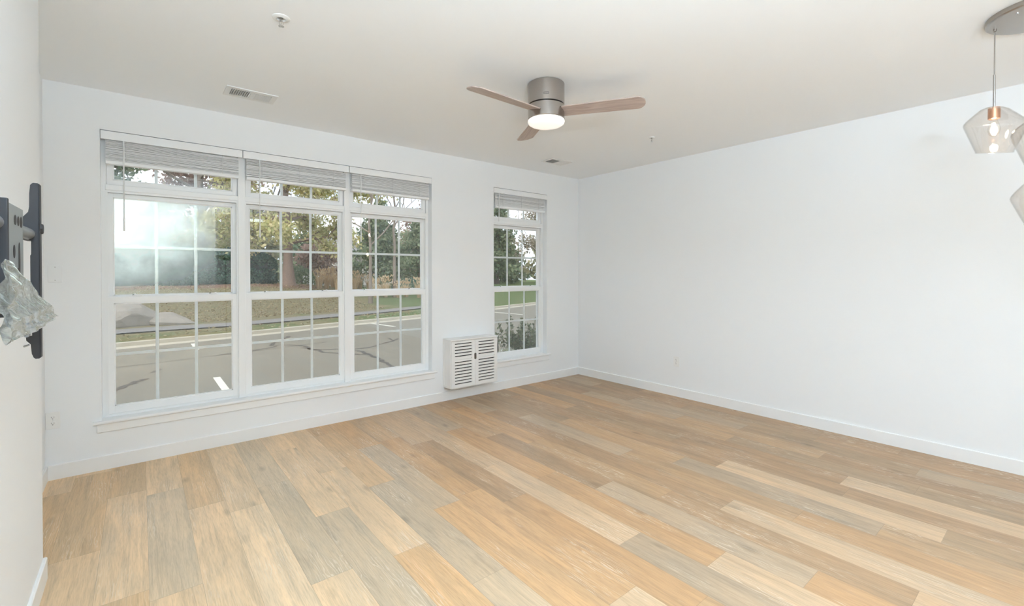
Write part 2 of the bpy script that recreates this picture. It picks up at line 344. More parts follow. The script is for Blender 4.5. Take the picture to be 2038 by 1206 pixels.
# floor planks
PW, PL = .1905, 1.22
TONES = {'L': (.73, .57, .39), 'G': (.61, .51, .38), 'B': (.56, .41, .26), 'O': (.69, .48, .28), 'T': (.65, .48, .30), 'P': (.80, .64, .45), 'D': (.54, .42, .28)}
joint = {0: -1.925, 2: -1.28, 3: -2.25, 10: -2.94, 11: -3.317, 12: -3.666, 13: -4.0, 14: -3.09, 15: -3.415, 16: -3.757, 17: -2.772, 19: -3.435, 8: -3.185, 9: -2.203, 5: -2.285}
tone = {(0, -1.3): 'G', (3, -1.6): 'G', (2, -1.9): 'P', (2, -.7): 'L', (1, -1.2): 'L', (10, -2.4): 'P', (10, -3.4): 'G', (11, -3.8): 'P', (11, -2.8): 'O', (17, -3.2): 'P', (17, -2.2): 'B', (19, -3.9): 'P', (19, -3.0): 'B',
        (14, -3.5): 'P', (14, -2.5): 'B', (15, -3.9): 'O', (15, -2.9): 'T', (16, -4.2): 'T', (16, -3.2): 'G', (12, -3.2): 'G', (12, -4.2): 'O', (13, -3.5): 'B', (13, -4.4): 'L', (8, -3.7): 'P', (8, -2.7): 'O', (9, -2.9): 'O', (7, -2.6): 'O', (18, -3.2): 'B', (20, -3.2): 'D', (21, -3.2): 'B', (22, -3): 'D', (23, -3): 'D', (24, -2): 'B'}
vs, fs, cols, seeds, uvs = [], [], [], [], []
rr = random.Random(11)
for k in range(-3, 26):
    x0 = -4.775+k*PW; x1 = min(x0+PW, 0.0); x0c = max(x0, -W)
    if x1 <= x0c: continue
    j = joint.get(k, -rr.uniform(1, 2.2)); y = j+PL*math.ceil((0-j)/PL)
    while y > REAR:
        y1 = min(y, 0.0); y0 = max(y-PL, REAR)
        if y1 > y0:
            tn = None
            for (kk, yy), tt in tone.items():
                if kk == k and y0 < yy < y1: tn = tt
            if tn is None: tn = rr.choice('LLLTOGTL' if k < 7 else ('LTTOGBLO' if k < 12 else 'TBBGODTB'))  # browner picks to the right, painting light falloff into the planks
            jt = rr.uniform(.95, 1.05); f_ = max(0, min(1, (k-3)/6)); c = [q*jt*(u+(v-u)*f_) for q, u, v in zip(TONES[tn], (1.0, .95, .88), (.74, .665, .61))]  # tint darkens rightwards, the room's light falloff put into plank colour
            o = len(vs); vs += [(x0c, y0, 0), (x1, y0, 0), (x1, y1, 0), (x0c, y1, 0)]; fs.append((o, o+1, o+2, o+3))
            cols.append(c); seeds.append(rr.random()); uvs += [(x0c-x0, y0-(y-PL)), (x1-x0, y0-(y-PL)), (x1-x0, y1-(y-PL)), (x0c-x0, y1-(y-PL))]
        y -= PL
me = bpy.data.meshes.new('floor'); me.from_pydata(vs, [], fs); me.update()
me.uv_layers.new(name='UVMap')
for i, u in enumerate(uvs): me.uv_layers['UVMap'].data[i].uv = u
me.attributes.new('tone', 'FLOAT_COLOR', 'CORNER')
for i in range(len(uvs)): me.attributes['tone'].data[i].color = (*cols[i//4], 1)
me.attributes.new('seed', 'FLOAT', 'FACE')
for i in range(len(cols)): me.attributes['seed'].data[i].value = seeds[i]
me.materials.append(FLOOR); fo = bpy.data.objects.new('floor', me); C.objects.link(fo); struct(fo)
struct(MB().box(-W-.2, .2, REAR-.2, T, -.16, -.004).obj('floor', CONC)); bpy.data.objects['floor.001'].name = 'floor_slab'

# baseboards
def base(name, pts):   # list of boxes with a small chamfer
    m = MB()
    for x0, x1, y0, y1, side in pts:
        b = .004; h = .101; t = .013
        if side == 'y-': m.prism([(y1, 0), (y0, 0), (y0, h-b), (y0+b, h), (y1, h)], x0, x1, 'x')
        elif side == 'x-': m.prism([(x1, 0), (x0, 0), (x0, h-b), (x0+b, h), (x1, h)], y0, y1, 'y')
        elif side == 'x+': m.prism([(x0, 0), (x1, 0), (x1, h-b), (x1-b, h), (x0, h)], y0, y1, 'y')
        elif side == 'y+': m.prism([(y0, 0), (y1, 0), (y1, h-b), (y1-b, h), (y0, h)], x0, x1, 'x')
    return struct(m.obj(name, TRIM))
base('baseboard_back', [(-W, 0, -.013, 0, 'y-')])
base('baseboard_right', [(-.013, 0, REAR, -.013, 'x-')])
base('baseboard_left', [(-W, -W+.013, BY, -.013, 'x+'), (BX, BX+.013, REAR, BY+.013, 'x+'), (-W+.013, BX, BY, BY+.013, 'y+')])
base('baseboard_front', [(BX+.013, -.013, REAR, REAR+.013, 'y+')])

# window stools + aprons
def stool(name, x0, x1):
    m = MB(); e = .047; z0, z1 = ZS-.022, ZS; nose = -.032
    prof = [(nose+.006, z0), (nose, z0+.006), (nose, z1-.006), (nose+.006, z1)]
    m.prism([(.0, z0)]+prof+[(.0, z1)], x0-e, x1+e, 'x'); m.box(x0, x1, 0, .085, z0, z1)
    m.bev(x0-e+.02, x1+e-.02, -.015, 0, .272, z0, .003)
    return struct(m.obj(name, TRIM))
stool('trim_1', XA0, XA1); stool('trim_2', XB0, XB1)

# ------------------------------------------------------------------ windows
def window(name, x0, x1, hazed=False):
    cx = (x0+x1)/2; hw = (x1-x0)/2
    root = bpy.data.objects.new(name, None); root.location = (cx, 0, 0); C.objects.link(root); struct(root)
    j = .027
    m = MB()
    m.box(-hw, -hw+j, .085, .185, ZS, ZT); m.box(hw-j, hw, .085, .185, ZS, ZT)
    m.box(-hw+j, hw-j, .085, .185, ZS, ZS+.018); m.box(-hw+j, hw-j, .105, .185, ZS+.018, ZS+.026)
    m.box(-hw+j, hw-j, .085, .185, ZT-.03, ZT)
    m.bev(-hw+j-.004, hw-j+.004, .072, .185, 2.036, 2.078, .004); m.box(-hw+j, hw-j, .080, .09, 2.020, 2.036)
    m.box(-hw+j, hw-j, .12, .185, 2.024, 2.036)
    for s in (-1, 1):   # stop beads running up the jambs
        a, b = sorted((s*(hw-j), s*(hw-j-.010))); m.box(a, b, .078, .085, ZS+.018, 2.036); m.box(a, b, .118, .122, 1.25, 2.036)
    m.obj('window_frame', VINYL, root)
    for s in (-1, 1):
        a, b = sorted((s*(hw-j), s*(hw-j-.0045))); MB().box(a, b, .094, .104, ZS+.020, 1.244).obj('weather_strip', GAP, root)  # dark strip stands in for shade in the gap beside the sash
    sw = hw-j-.004      # sash half width
    # lower sash
    def sash(nm, y0, y1, z0, z1, st, rb, rt, cols, rows, mt, pane, shw):
        m = MB()
        m.bev(-shw, -shw+st, y0, y1, z0, z1, .003); m.bev(shw-st, shw, y0, y1, z0, z1, .003)
        m.bev(-shw+st-.004, shw-st+.004, y0, y1, z0, z0+rb, .003); m.bev(-shw+st-.004, shw-st+.004, y0, y1, z1-rt, z1, .003)
        # inner glazing bead
        gx0, gx1, gz0, gz1 = -shw+st, shw-st, z0+rb, z1-rt; q = .007
        yb = (y0+y1)/2
        for bx in ((gx0-.002, gx0+q, gz0, gz1), (gx1-q, gx1+.002, gz0, gz1), (gx0, gx1, gz0-.002, gz0+q), (gx0, gx1, gz1-q, gz1+.002)):
            m.box(bx[0], bx[1], y0+.006, yb, bx[2], bx[3])
        so = m.obj(nm, VINYL, root)
        g = MB(); w_ = gx1-gx0; h_ = gz1-gz0; t = mt/2
        for i in range(1, cols): g.box(gx0+w_*i/cols-t, gx0+w_*i/cols+t, yb+.001, yb+.006, gz0, gz1)
        for i in range(1, rows): g.box(gx0, gx1, yb+.0015, yb+.0065, gz0+h_*i/rows-t, gz0+h_*i/rows+t)
        g.obj('muntin', GRILLE, so)
        p = MB(); p.add([(gx0, yb-.0035, gz0), (gx1, yb-.0035, gz0), (gx1, yb-.0035, gz1), (gx0, yb-.0035, gz1)], [(0, 1, 2, 3)]); p.obj('pane', pane, so, fix=False)
        p = MB(); p.add([(gx0, yb+.011, gz0), (gx1, yb+.011, gz0), (gx1, yb+.0110, gz1), (gx0, yb+.0125, gz1)], [(0, 1, 2, 3)]); p.obj('pane', PANE, so, fix=False)
        return so
    lo = sash('lower_sash', .082, .112, ZS+.019, 1.246, .038, .056, .050, 3, 2, .021, PANE, sw)
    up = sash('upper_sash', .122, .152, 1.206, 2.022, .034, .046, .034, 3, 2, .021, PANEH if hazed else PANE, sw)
    sash('transom_sash', .092, .125, 2.079, ZT-.031, .036, .036, .03, 3, 1, .021, PANE, sw)
    for s in (-1, 1):
        k = MB(); k.bev(s*.245-.028, s*.245+.028, .086, .108, 1.247, 1.254, .002); k.bev(s*.245-.006+s*.014, s*.245+.006+s*.014, .080, .10, 1.254, 1.264, .002); k.bev(s*.245-.02, s*.245+.022, .090, .098, 1.254, 1.260, .002)
        lk = k.obj('sash_lock', VINYL, lo)
        MB().box(s*.245-.030, s*.245-.018, .0835, .092, 1.2545, 1.260).obj('latch', GAP, lo)
    sc_ = MB(); sc_.add([(-sw+.01, .168, ZS+.03), (sw-.01, .168, ZS+.03), (sw-.01, .168, 1.24), (-sw+.01, .168, 1.24)], [(0, 1, 2, 3)]); sc_.obj('screen', SCREEN, root, fix=False)
    fr = MB()
    for a, b, c, d in ((-sw+.002, -sw+.012, ZS+.026, 1.25), (sw-.012, sw-.002, ZS+.026, 1.25), (-sw, sw, ZS+.026, ZS+.036), (-sw, sw, 1.235, 1.25)): fr.box(a, b, .162, .174, c, d)
    fr.obj('screen_frame', VINYL, root)
    return root
uw = (XA1-XA0)/3
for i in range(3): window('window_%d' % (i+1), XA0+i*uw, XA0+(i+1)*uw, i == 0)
window('window_4', XB0, XB1)
m = MB()
for i in (1, 2): m.bev(XA0+i*uw-.027, XA0+i*uw+.027, .066, .084, ZS, ZT, .003)
struct(m.obj('trim_3', VINYL))

# ------------------------------------------------------------------ blinds
def blind(x0, x1, seed, label, tilt=0.0, wx=.12, wz=1.73):
    cx = (x0+x1)/2; hw = (x1-x0)/2-.001; root = thing('venetian_blind', label, 'blind', (cx, 0, ZT), 0, 'raised venetian blinds at the window heads')
    q = random.Random(seed)
    m = MB(); m.bev(-hw+.002, hw-.002, -.003, .007, -.066, -.005, .0015); lab(m.obj('valance', BLIND, root), 'flat white board across the top of the blind')
    MB().box(-hw+.008, hw-.008, .012, .060, -.048, -.003).obj('headrail', BLIND, root)
    m = MB(); z = -.073; sh = hw-.028; n = 0
    zend = -.214
    while z > zend:
        dz = q.choice([.0075, .009, .011]) if n < 5 else q.choice([.0055, .0065, .008])
        a = q.uniform(-.02, .02); dy = q.uniform(-.002, .002); tl = q.uniform(-.0015, .0015)
        sl = MB(); sl.box(-sh, sh, .006+dy, .056+dy, z-.0040, z)
        sl.v = [(x, y, zz+(y-.03)*a+x*tl/sh) for x, y, zz in sl.v]; m.add(sl.v, sl.f); z -= dz; n += 1
    m.obj('slats', BLIND, root)
    b = MB().bev(-sh, sh, .004, .058, -.240+tilt, -.216+tilt, .003); b.v = [(x, y, zz-tilt*(0 if x < 0 else 1)) for x, y, zz in b.v]; b.obj('bottom_rail', BLIND, root)
    for xx in (-sh*.72, 0, sh*.72): MB().box(xx-.0012, xx+.0012, .002, .004, -.216, -.06).obj('ladder_cord', mat('cord', (.72, .72, .71), .8), root)
    m = MB(); m.tube([(-hw+wx, -.004, -.066), (-hw+wx, -.006, -.09), (-hw+wx, -.006, wz-ZT)], .0042, 8); m.tube([(-hw+wx, -.006, wz-ZT+.1), (-hw+wx, -.006, wz-ZT)], .0055, 8)
    m.obj('wand', mat('wand', (.78, .78, .77), .35), root)
    return root
blind(XA0, XA0+uw, 1, 'white venetian blind pulled up over the hazed window nearest the left wall', wx=.13)
blind(XA0+uw, XA0+2*uw, 2, 'white venetian blind pulled up over the middle of the three joined windows', wx=.125)
blind(XA0+2*uw, XA1, 3, 'white venetian blind pulled up over the right of the three joined windows', wx=.11)
blind(XB0, XB1, 4, 'white venetian blind pulled up over the narrow single window beside the corner', wx=.075, wz=2.05)

# ------------------------------------------------------------------ louvred wall cabinet
cb = (-1.875, -.001, .155); root = thing('louvred_cabinet', 'white louvred two-door cabinet hung on the wall between the windows', 'cabinet', cb)
hw = .312; D = -.172; hh = .540
m = MB(); m.bev(-hw, -hw+.016, D+.018, 0, 0, hh-.014, .002); m.bev(hw-.016, hw, D+.018, 0, 0, hh-.014, .002); m.bev(-hw, hw, D+.018, 0, 0, .014, .002)
m.box(-hw+.01, hw-.01, -.008, 0, .01, hh-.014)
m.obj('body', CAB, root)
m = MB(); m.bev(-hw-.006, hw+.006, D-.006, 0, hh-.016, hh, .003); m.obj('top', CAB, root)
for s in (-1, 1):   # framed side panel
    m = MB(); xs_ = s*hw; a, b = sorted((xs_, xs_+s*.005))
    m.box(a, b, D+.02, D+.045, .004, hh-.018); m.box(a, b, -.022, -.001, .004, hh-.018); m.box(a, b, D+.045, -.022, .004, .03); m.box(a, b, D+.045, -.022, hh-.05, hh-.018); m.obj('side_frame', CAB, root)
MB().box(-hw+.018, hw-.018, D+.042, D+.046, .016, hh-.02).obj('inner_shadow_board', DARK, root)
for s in (-1, 1):
    x0, x1 = (-hw+.001, -.0015) if s < 0 else (.0015, hw-.001); z0, z1 = .008, hh-.020; st = .043
    m = MB(); m.box(x0, x0+st, D, D+.017, z0, z1); m.box(x1-st, x1, D, D+.017, z0, z1)
    m.box(x0+st, x1-st, D, D+.017, z0, z0+.040); m.box(x0+st, x1-st, D, D+.017, z1-.024, z1)
    lz0, lz1 = z0+.040, z1-.024; n = 14; g_ = .0108; p = (lz1-lz0-n*g_)/(n-1)+g_
    for i in range(n-1):
        a = lz0+g_+i*p; b = a+p-g_
        v = MB(); v.box(x0+st-.001, x1-st+.001, D+.002, D+.012, a, b); m.add(v.v, v.f)
    zi = lz1-5*p; m.box(x0+st, x1-st, D+.0115, D+.014, zi-g_-.001, zi+.001)
    d = m.obj('door', CAB, root)
m = MB(); pts = []
for i in range(24):
    t = 2*PI*i/24; pts.append((.014*math.cos(t), (hh*.62+.022*(1 if math.sin(t) > 0 else -1))+.014*math.sin(t)))
m.prism(pts, D-.0015, D+.0005, 'y'); m.obj('finger_pull', mat('pull_dark', (.16, .14, .12), .5, .6), root)
# black thing beside the cabinet
m = MB(); m.tube([(-1.484, -.060, .602), (-1.479, -.062, .58), (-1.477, -.062, .50), (-1.482, -.060, .472)], [.006, .011, .012, .007], 10)
m.tube([(-1.566, -.060, .555), (-1.480, -.062, .555)], .004, 8); m.tube([(-1.566, -.060, .510), (-1.480, -.062, .510)], .004, 8)
rel(m, cb).obj('side_handle', mat('black_plastic', (.01, .01, .012), .5), root)
bpy.data.objects['side_handle']['label'] = 'black handle on the right side of the cabinet'

# ------------------------------------------------------------------ outlets and blank plate
def outlet(label, loc, rz):
    r = thing('wall_outlet', label, 'outlet', loc, rz)     # local: faces -y
    MB().bev(-.036, .036, -.006, 0, -.058, .058, .003).obj('cover_plate', PLATE, r)
    for s in (-1, 1):
        m = MB(); pts = []
        for i in range(32):
            t = 2*PI*i/32; x = .0172*math.cos(t); z = .0172*math.sin(t); z = max(-.0135, min(.0135, z)); pts.append((x, z+s*.0205))
        m.prism(pts, -.0085, -.006, 'y'); rc = m.obj('receptacle', PLATE, r)
        k = MB(); z = s*.0205; k.box(-.0075, -.0055, -.0090, -.0083, z-.001, z+.008); k.box(.0055, .0075, -.0090, -.0083, z, z+.007); k.lathe([(.0001, 0), (.0028, 0)], 0, 0, 10)
        k.v[-20:] = [(x, -.0090, z-.0075+y) for x, y, _ in k.v[-20:]]
        k.obj('slots', GAP, rc)
    m = MB(); m.tube([(0, -.0075, 0), (0, -.0055, 0)], .003, 10); m.obj('screw', CHROME, r)
    return r
outlet('white duplex outlet low on the window wall beside the left wall', (-5.271, 0, .407), 0)
outlet('white duplex outlet low on the long bare right wall', (0, -1.527, .402), -PI/2)
r = thing('blank_plate', 'painted-over blank cover plate at mid height left of the windows', 'wall plate', (-5.254, 0, 1.417))
MB().bev(-.036, .036, -.005, 0, -.060, .060, .002).obj('cover_plate', WALL, r)
for z in (-.045, .045): MB().tube([(0, -.0065, z), (0, -.0045, z)], .0028, 10).obj('screw', mat('screw_grey', (.45, .44, .42), .5), r)

# ------------------------------------------------------------------ ceiling registers
def register(label, loc, dark_left=True):
    r = thing('air_register', label, 'vent', loc, 0, 'ceiling registers')
    w2, d2 = .165, .100; iw, idp = .130, .062
    m = MB(); m.box(-w2, w2, -d2, -idp, -.006, 0); m.box(-w2, w2, idp, d2, -.006, 0); m.box(-w2, -iw, -idp, idp, -.006, 0); m.box(iw, w2, -idp, idp, -.006, 0); m.box(-.006, .006, -idp, idp, -.006, 0)
    m.obj('frame', VENT, r)
    MB().box(-iw-.002, iw+.002, -idp-.002, idp+.002, -.0005, -.0002).obj('duct_opening', VENTIN, r)
    for s in (-1, 1):
        m = MB()
        for i in range(9):
            x = s*(.013+i*.0135); t = s*.0070
            q = MB(); q.box(x-.0008, x+.0008, -idp, idp, -.0125, -.001)
            q.v = [(xx+(t if z < -.005 else -t), y, z) for xx, y, z in q.v]; m.add(q.v, q.f)
        m.obj('louvres', VENT, r)
    return r
register('white ceiling register above the left window, nearest the left wall', (-4.155, -.575, H))
register('white ceiling register near the far corner, beyond the ceiling fan', (-.965, -.55, H))

# ------------------------------------------------------------------ sprinklers
def sprinkler(label, loc, big):
    r = thing('fire_sprinkler', label, 'sprinkler', loc, R_.uniform(0, 1), 'ceiling sprinklers')
    R1 = .042 if big else .030
    m = MB(); m.lathe([(R1, 0), (R1, -.003), (R1-.006, -.007), (.022, -.009), (.016, -.004), (.012, -.004)], n=32); m.obj('escutcheon', VENT, r)
    m = MB(); m.tube([(0, 0, 0), (0, 0, -.018)], .008, 12)
    for s in (-1, 1): m.tube([(s*.006, 0, -.014), (s*.011, 0, -.026), (s*.009, 0, -.036), (0, 0, -.042)], .0022, 6)
    m.tube([(0, 0, -.016), (0, 0, -.042)], .002, 6); m.obj('sprinkler_head', CHROME, r)
    m = MB(); m.lathe([(.001, -.043), (.014, -.044), (.014, -.0455), (.001, -.046)], n=20); m.obj('deflector', CHROME, r)
    return r
sprinkler('fire sprinkler in the ceiling above the camera side of the left register', (-4.225, -1.835, H), True)
sprinkler('small fire sprinkler in the ceiling right of the fan', (-.93, -1.82, H), False)

# ------------------------------------------------------------------ ceiling fan
fc = (-2.583, -2.085); root = thing('ceiling_fan', 'flush brushed nickel ceiling fan with three wood blades and lit lens', 'fan', (*fc, H))
R1 = .1275
MB().lathe([(R1-.004, 0), (R1, -.004), (R1, -.146), (R1-.004, -.148), (R1-.02, -.148)], n=64).obj('upper_housing', NICKEL, root)
MB().lathe([(R1-.012, -.147), (R1-.012, -.153)], n=48).obj('housing_gap', DARK, root)
MB().lathe([(R1-.02, -.152), (R1-.004, -.152), (R1, -.156), (R1, -.246), (R1-.006, -.252), (R1-.02, -.252)], n=64).obj('motor_housing', NICKEL, root)
ln = MB().lathe([(R1-.010, -.248), (R1-.001, -.253), (R1+.001, -.262), (R1-.003, -.274), (R1-.016, -.283), (R1-.045, -.289), (.04, -.292), (.0005, -.293)], n=64).obj('light_lens', LENS, root); lab(ln, 'glowing frosted white lens under the fan')
# maker's badge: small rounded rectangle outline on the upper drum facing the camera
ang = math.atan2(-4.438-fc[1], -4.799-fc[0]); m = MB(); pts = []
for i in range(40):
    t = 2*PI*i/40; u = .018*(1 if math.cos(t) > 0 else -1)*min(1, abs(math.cos(t))*1.6)+0; v = .0065*math.sin(t)
    a_ = ang-u/R1; pts.append((math.cos(a_)*(R1+.001), math.sin(a_)*(R1+.001), -.108+v))
m.tube(pts+[pts[0]], .0012, 5); b = MB()
for i in range(5):
    a0 = ang+(.010-i*.0048)/R1; b.tube([(math.cos(a0)*(R1+.0008), math.sin(a0)*(R1+.0008), -.111), (math.cos(a0)*(R1+.0008), math.sin(a0)*(R1+.0008), -.105)], .0009, 4)
m.add(b.v, b.f); lab(m.obj('badge', GAP, root), 'small outlined oblong badge')
def blade_mat():
    m = bpy.data.materials.new('fan_blade_wood'); m.use_nodes = True; t = m.node_tree; b = t.nodes['Principled BSDF']; L = t.links.new
    g = N(t, 'ShaderNodeTexCoord'); mp = N(t, 'ShaderNodeMapping'); mp.inputs['Scale'].default_value = (3, 40, 10); n = N(t, 'ShaderNodeTexNoise', i_Scale=1.5, i_Detail=6.0, i_Distortion=1.0)
    L(g.outputs['Object'], mp.inputs[0]); L(mp.outputs[0], n.inputs['Vector']); r = N(t, 'ShaderNodeValToRGB'); e = r.color_ramp.elements; e[0].position = .3; e[0].color = (.33, .25, .215, 1); e[1].position = .7; e[1].color = (.52, .42, .37, 1)
    L(n.outputs[0], r.inputs[0]); L(r.outputs[0], b.inputs['Base Color']); b.inputs['Roughness'].default_value = .45; return m
BL = blade_mat()
bl = None
for i, dg in enumerate((183, 63, -57)):
    if bl is None:
        outl = []; n = 14; r0, r1 = .118, .665; w0, w1 = .060, .070
        lo = [(r0+(r1-.05-r0)*i_/6, -(w0+(w1-w0)*i_/6)) for i_ in range(7)]; hi = [(x, -y) for x, y in reversed(lo)]
        tip = [(r1-.05+.055*math.cos(t)*(1.0), w1*math.sin(t)) for t in [(-80+160*j/10)*PI/180 for j in range(11)]]
        tip = [(x, y) for x, y in tip]
        poly = lo+tip+hi; m = MB(); m.prism(poly, -.0035, .0035, 'z')
        p = math.radians(12); m.v = [(x, y*math.cos(p)+z*math.sin(p), -y*math.sin(p)+z*math.cos(p)) for x, y, z in m.v]
        bl = m.obj('blade', BL, root); o = bl
        bm = bmesh.new(); bm.from_mesh(o.data); bmesh.ops.triangulate(bm, faces=[f for f in bm.faces if len(f.verts) > 4]); bm.to_mesh(o.data); bm.free()
    else: o = bl.copy(); C.objects.link(o); o.parent = root
    o.location = (0, 0, -.198); o.rotation_euler = (0, 0, math.radians(dg))
ld = bpy.data.lights.new('fan_light', 'AREA'); ld.shape = 'DISK'; ld.size = .22; ld.energy = FAN_W; ld.color = (.86, .93, 1); lo_ = bpy.data.objects.new('fan_light', ld); C.objects.link(lo_); lo_.location = (fc[0], fc[1], H-.297)

# ------------------------------------------------------------------ round three-light pendant cluster
pc = (-1.268, -4.318); root = thing('pendant_light', 'round brushed nickel ceiling plate hanging three clear glass pendant shades', 'lamp', (*pc, H))
m = MB(); m.lathe([(.0005, -.028), (.192, -.028), (.199, -.026), (.203, -.022), (.203, 0)], n=72); m.obj('canopy', NICKELD, root)
for a_ in (150, 330): MB().lathe([(.001, -.036), (.005, -.034), (.006, -.028)], .155*math.cos(math.radians(a_)), .155*math.sin(math.radians(a_)), 10).obj('canopy_screw', CHROME, root)
pend = [(-1.264, -4.151, 2.300, .7), (-1.42, -4.34, 2.17, 2.6), (-1.235, -4.33, 1.925, 4.4)]
for px_, py_, zt, rot in pend:
    x, y = px_-pc[0], py_-pc[1]; z = zt-H
    m = MB(); m.tube([(x, y, -.028), (x, y, z+.17)], .0028, 8); m.lathe([(.007, -.028), (.007, -.042), (.003, -.044)], x, y, 16); cord = m.obj('cord', NICKEL, root)
    m = MB(); m.tube([(x, y, z+.17), (x, y, z)], .0052, 12); m.obj('stem', NICKELD, root)
    m = MB(); m.lathe([(.0005, z-.002), (.024, z-.004), (.024, z-.062), (.018, z-.066), (.0005, z-.066)], x, y, 32); m.obj('socket', COPPER, root)
    # shade: round shoulder, tilted waist, slanted taper to an open mouth
    prof = [(.010, .000), (.030, -.003), (.052, -.014), (.080, -.042), (.108, -.072), (.118, -.086), (.121, -.096), (.118, -.108), (.106, -.140), (.090, -.184), (.076, -.222), (.069, -.240), (.071, -.244)]
    def warp(p, t, r, x=x, y=y, z=z, rot=rot):
        f = min(1, r/.121); tl = .030*math.cos(t-rot)*f; fl = 1+.035*math.cos(3*(t-rot))*f
        return (x+(p[0]-x)*fl, y+(p[1]-y)*fl, p[2]+tl)
    m = MB(); m.lathe([(r_, z+dz) for r_, dz in prof], x, y, 56, fn=warp); sh = m.obj('shade', SHADE, root); sh['label'] = 'clear smoky glass shade with tilted waist'
    md = sh.modifiers.new('s', 'SOLIDIFY'); md.thickness = .003
    m = MB(); m.lathe([(.012, z-.066), (.014, z-.075), (.023, z-.105), (.0245, z-.125), (.018, z-.148), (.006, z-.157), (.0005, z-.158)], x, y, 24); bu = m.obj('bulb', BULBG, root)
    m = MB(); m.tube([(x-.006, y, z-.085), (x-.007, y, z-.135)], .0022, 6); m.tube([(x+.006, y, z-.085), (x+.007, y, z-.135)], .0022, 6); m.tube([(x, y+.006, z-.085), (x, y+.007, z-.135)], .0022, 6); m.obj('filament', FIL, bu)
    ld = bpy.data.lights.new('pendant_bulb', 'POINT'); ld.energy = BULB_W; ld.shadow_soft_size = .02; ld.color = (1, .93, .85); lo_ = bpy.data.objects.new('pendant_bulb', ld); C.objects.link(lo_); lo_.location = (px_, py_, zt-.115)

# flush ceiling lamps added behind the camera as unseen fill for the view
for i, (x, y) in enumerate(FILL_LAMPS):
    r = thing('ceiling_lamp', ['round flush white ceiling lamp behind the viewpoint on the left', 'round flush white ceiling lamp behind the viewpoint on the right'][i], 'lamp', (x, y, H), 0)
    MB().lathe([(.21, 0), (.21, -.03), (.19, -.035)], n=40).obj('lamp_base', NICKEL, r)
    MB().lathe([(.19, -.032), (.185, -.06), (.14, -.085), (.05, -.098), (.0005, -.1)], n=40).obj('diffuser', LENS, r)
    ld = bpy.data.lights.new('room_lamp', 'AREA'); ld.energy = FILL_LAMP_W[i]; ld.shape = 'DISK'; ld.size = .38
    ld.color = (.675, .845, 1); lo_ = bpy.data.objects.new('room_lamp', ld); C.objects.link(lo_); lo_.location = (x, y, H-.105)

for i, (x, y) in enumerate(TORCH):  # unseen uplighters, added only to brighten the room
    r = thing('floor_lamp', ['uplighter floor lamp behind the viewpoint on the left', 'uplighter floor lamp behind the viewpoint on the right'][i], 'lamp', (x, y, 0), 0)
    MB().lathe([(.0005, .022), (.13, .020), (.14, .010), (.14, 0)], n=40).obj('base', NICKELD, r)
    MB().tube([(0, 0, .015), (0, 0, 1.72)], .012, 12).obj('pole', NICKELD, r)
    MB().lathe([(.012, 1.70), (.06, 1.71), (.13, 1.745), (.175, 1.80), (.18, 1.80), (.135, 1.742), (.06, 1.715), (.012, 1.71)], n=40).obj('bowl_shade', NICKELD, r)
    ld = bpy.data.lights.new('uplight', 'AREA'); ld.energy = FILL_TORCH_W[i]; ld.shape = 'DISK'; ld.size = .30; ld.color = (.675, .845, 1); lo_ = bpy.data.objects.new('uplight', ld); C.objects.link(lo_); lo_.location = (x, y, 1.80); lo_.rotation_euler = (PI, 0, 0)

# ------------------------------------------------------------------ TV wall mount on the near left wall
root = thing('tv_mount', 'black steel television wall mount with empty brackets on the left wall', 'wall mount', (BX, -2.85, 1.42)); P0 = (BX, -2.85, 1.42)
m = MB(); m.bev(BX, BX+.004, -3.15, -2.75, 1.30, 1.54, .001); m.bev(BX, BX+.018, -3.15, -3.13, 1.30, 1.54, .002); rel(m, P0).obj('wall_plate', BLACK, root)
m = MB(); m.bev(BX+.004, BX+.075, -3.02, -2.98, 1.36, 1.50, .004); rel(m, P0).obj('arm', BLACK, root)
for z in (1.535,):
    m = MB(); m.tube([(-5.058, -3.35, z), (-5.058, -2.452, z)], .0165, 20); m.tube([(-5.058, -2.452, z), (-5.058, -2.436, z)], [.021, .019], 20); rel(m, P0).obj('cross_tube', GREYM, root)
m = MB(); m.tube([(-5.058, -3.35, 1.335), (-5.058, -2.60, 1.335)], .014, 16); rel(m, P0).obj('cross_tube', GREYM, root)
# centre plate, a shallow channel facing the room
m = MB(); m.bev(-5.040, -5.036, -2.868, -2.700, 1.315, 1.583, .0015); m.bev(-5.062, -5.036, -2.706, -2.700, 1.315, 1.583, .002)
rel(m, P0).obj('centre_plate', GREYM, root)
m = MB(); m.bev(-5.075, -5.036, -2.880, -2.866, 1.315, 1.592, .002); rel(m, P0).obj('channel_side', BLACK, root)
for (yy, zz, ry, rz_) in ((-2.80, 1.548, .012, .012), (-2.765, 1.548, .010, .012), (-2.73, 1.548, .012, .014), (-2.815, 1.47, .010, .016), (-2.755, 1.45, .009, .045), (-2.82, 1.43, .004, .005), (-2.77, 1.425, .012, .006), (-2.755, 1.36, .009, .035), (-2.81, 1.375, .003, .006), (-2.72, 1.375, .003, .006)):
    pts = [(yy+ry*math.cos(2*PI*i/16), zz+rz_*math.sin(2*PI*i/16)) for i in range(16)]; rel(MB().prism(pts, -5.0362, -5.0350, 'x'), P0).obj('slot', DARK, root)
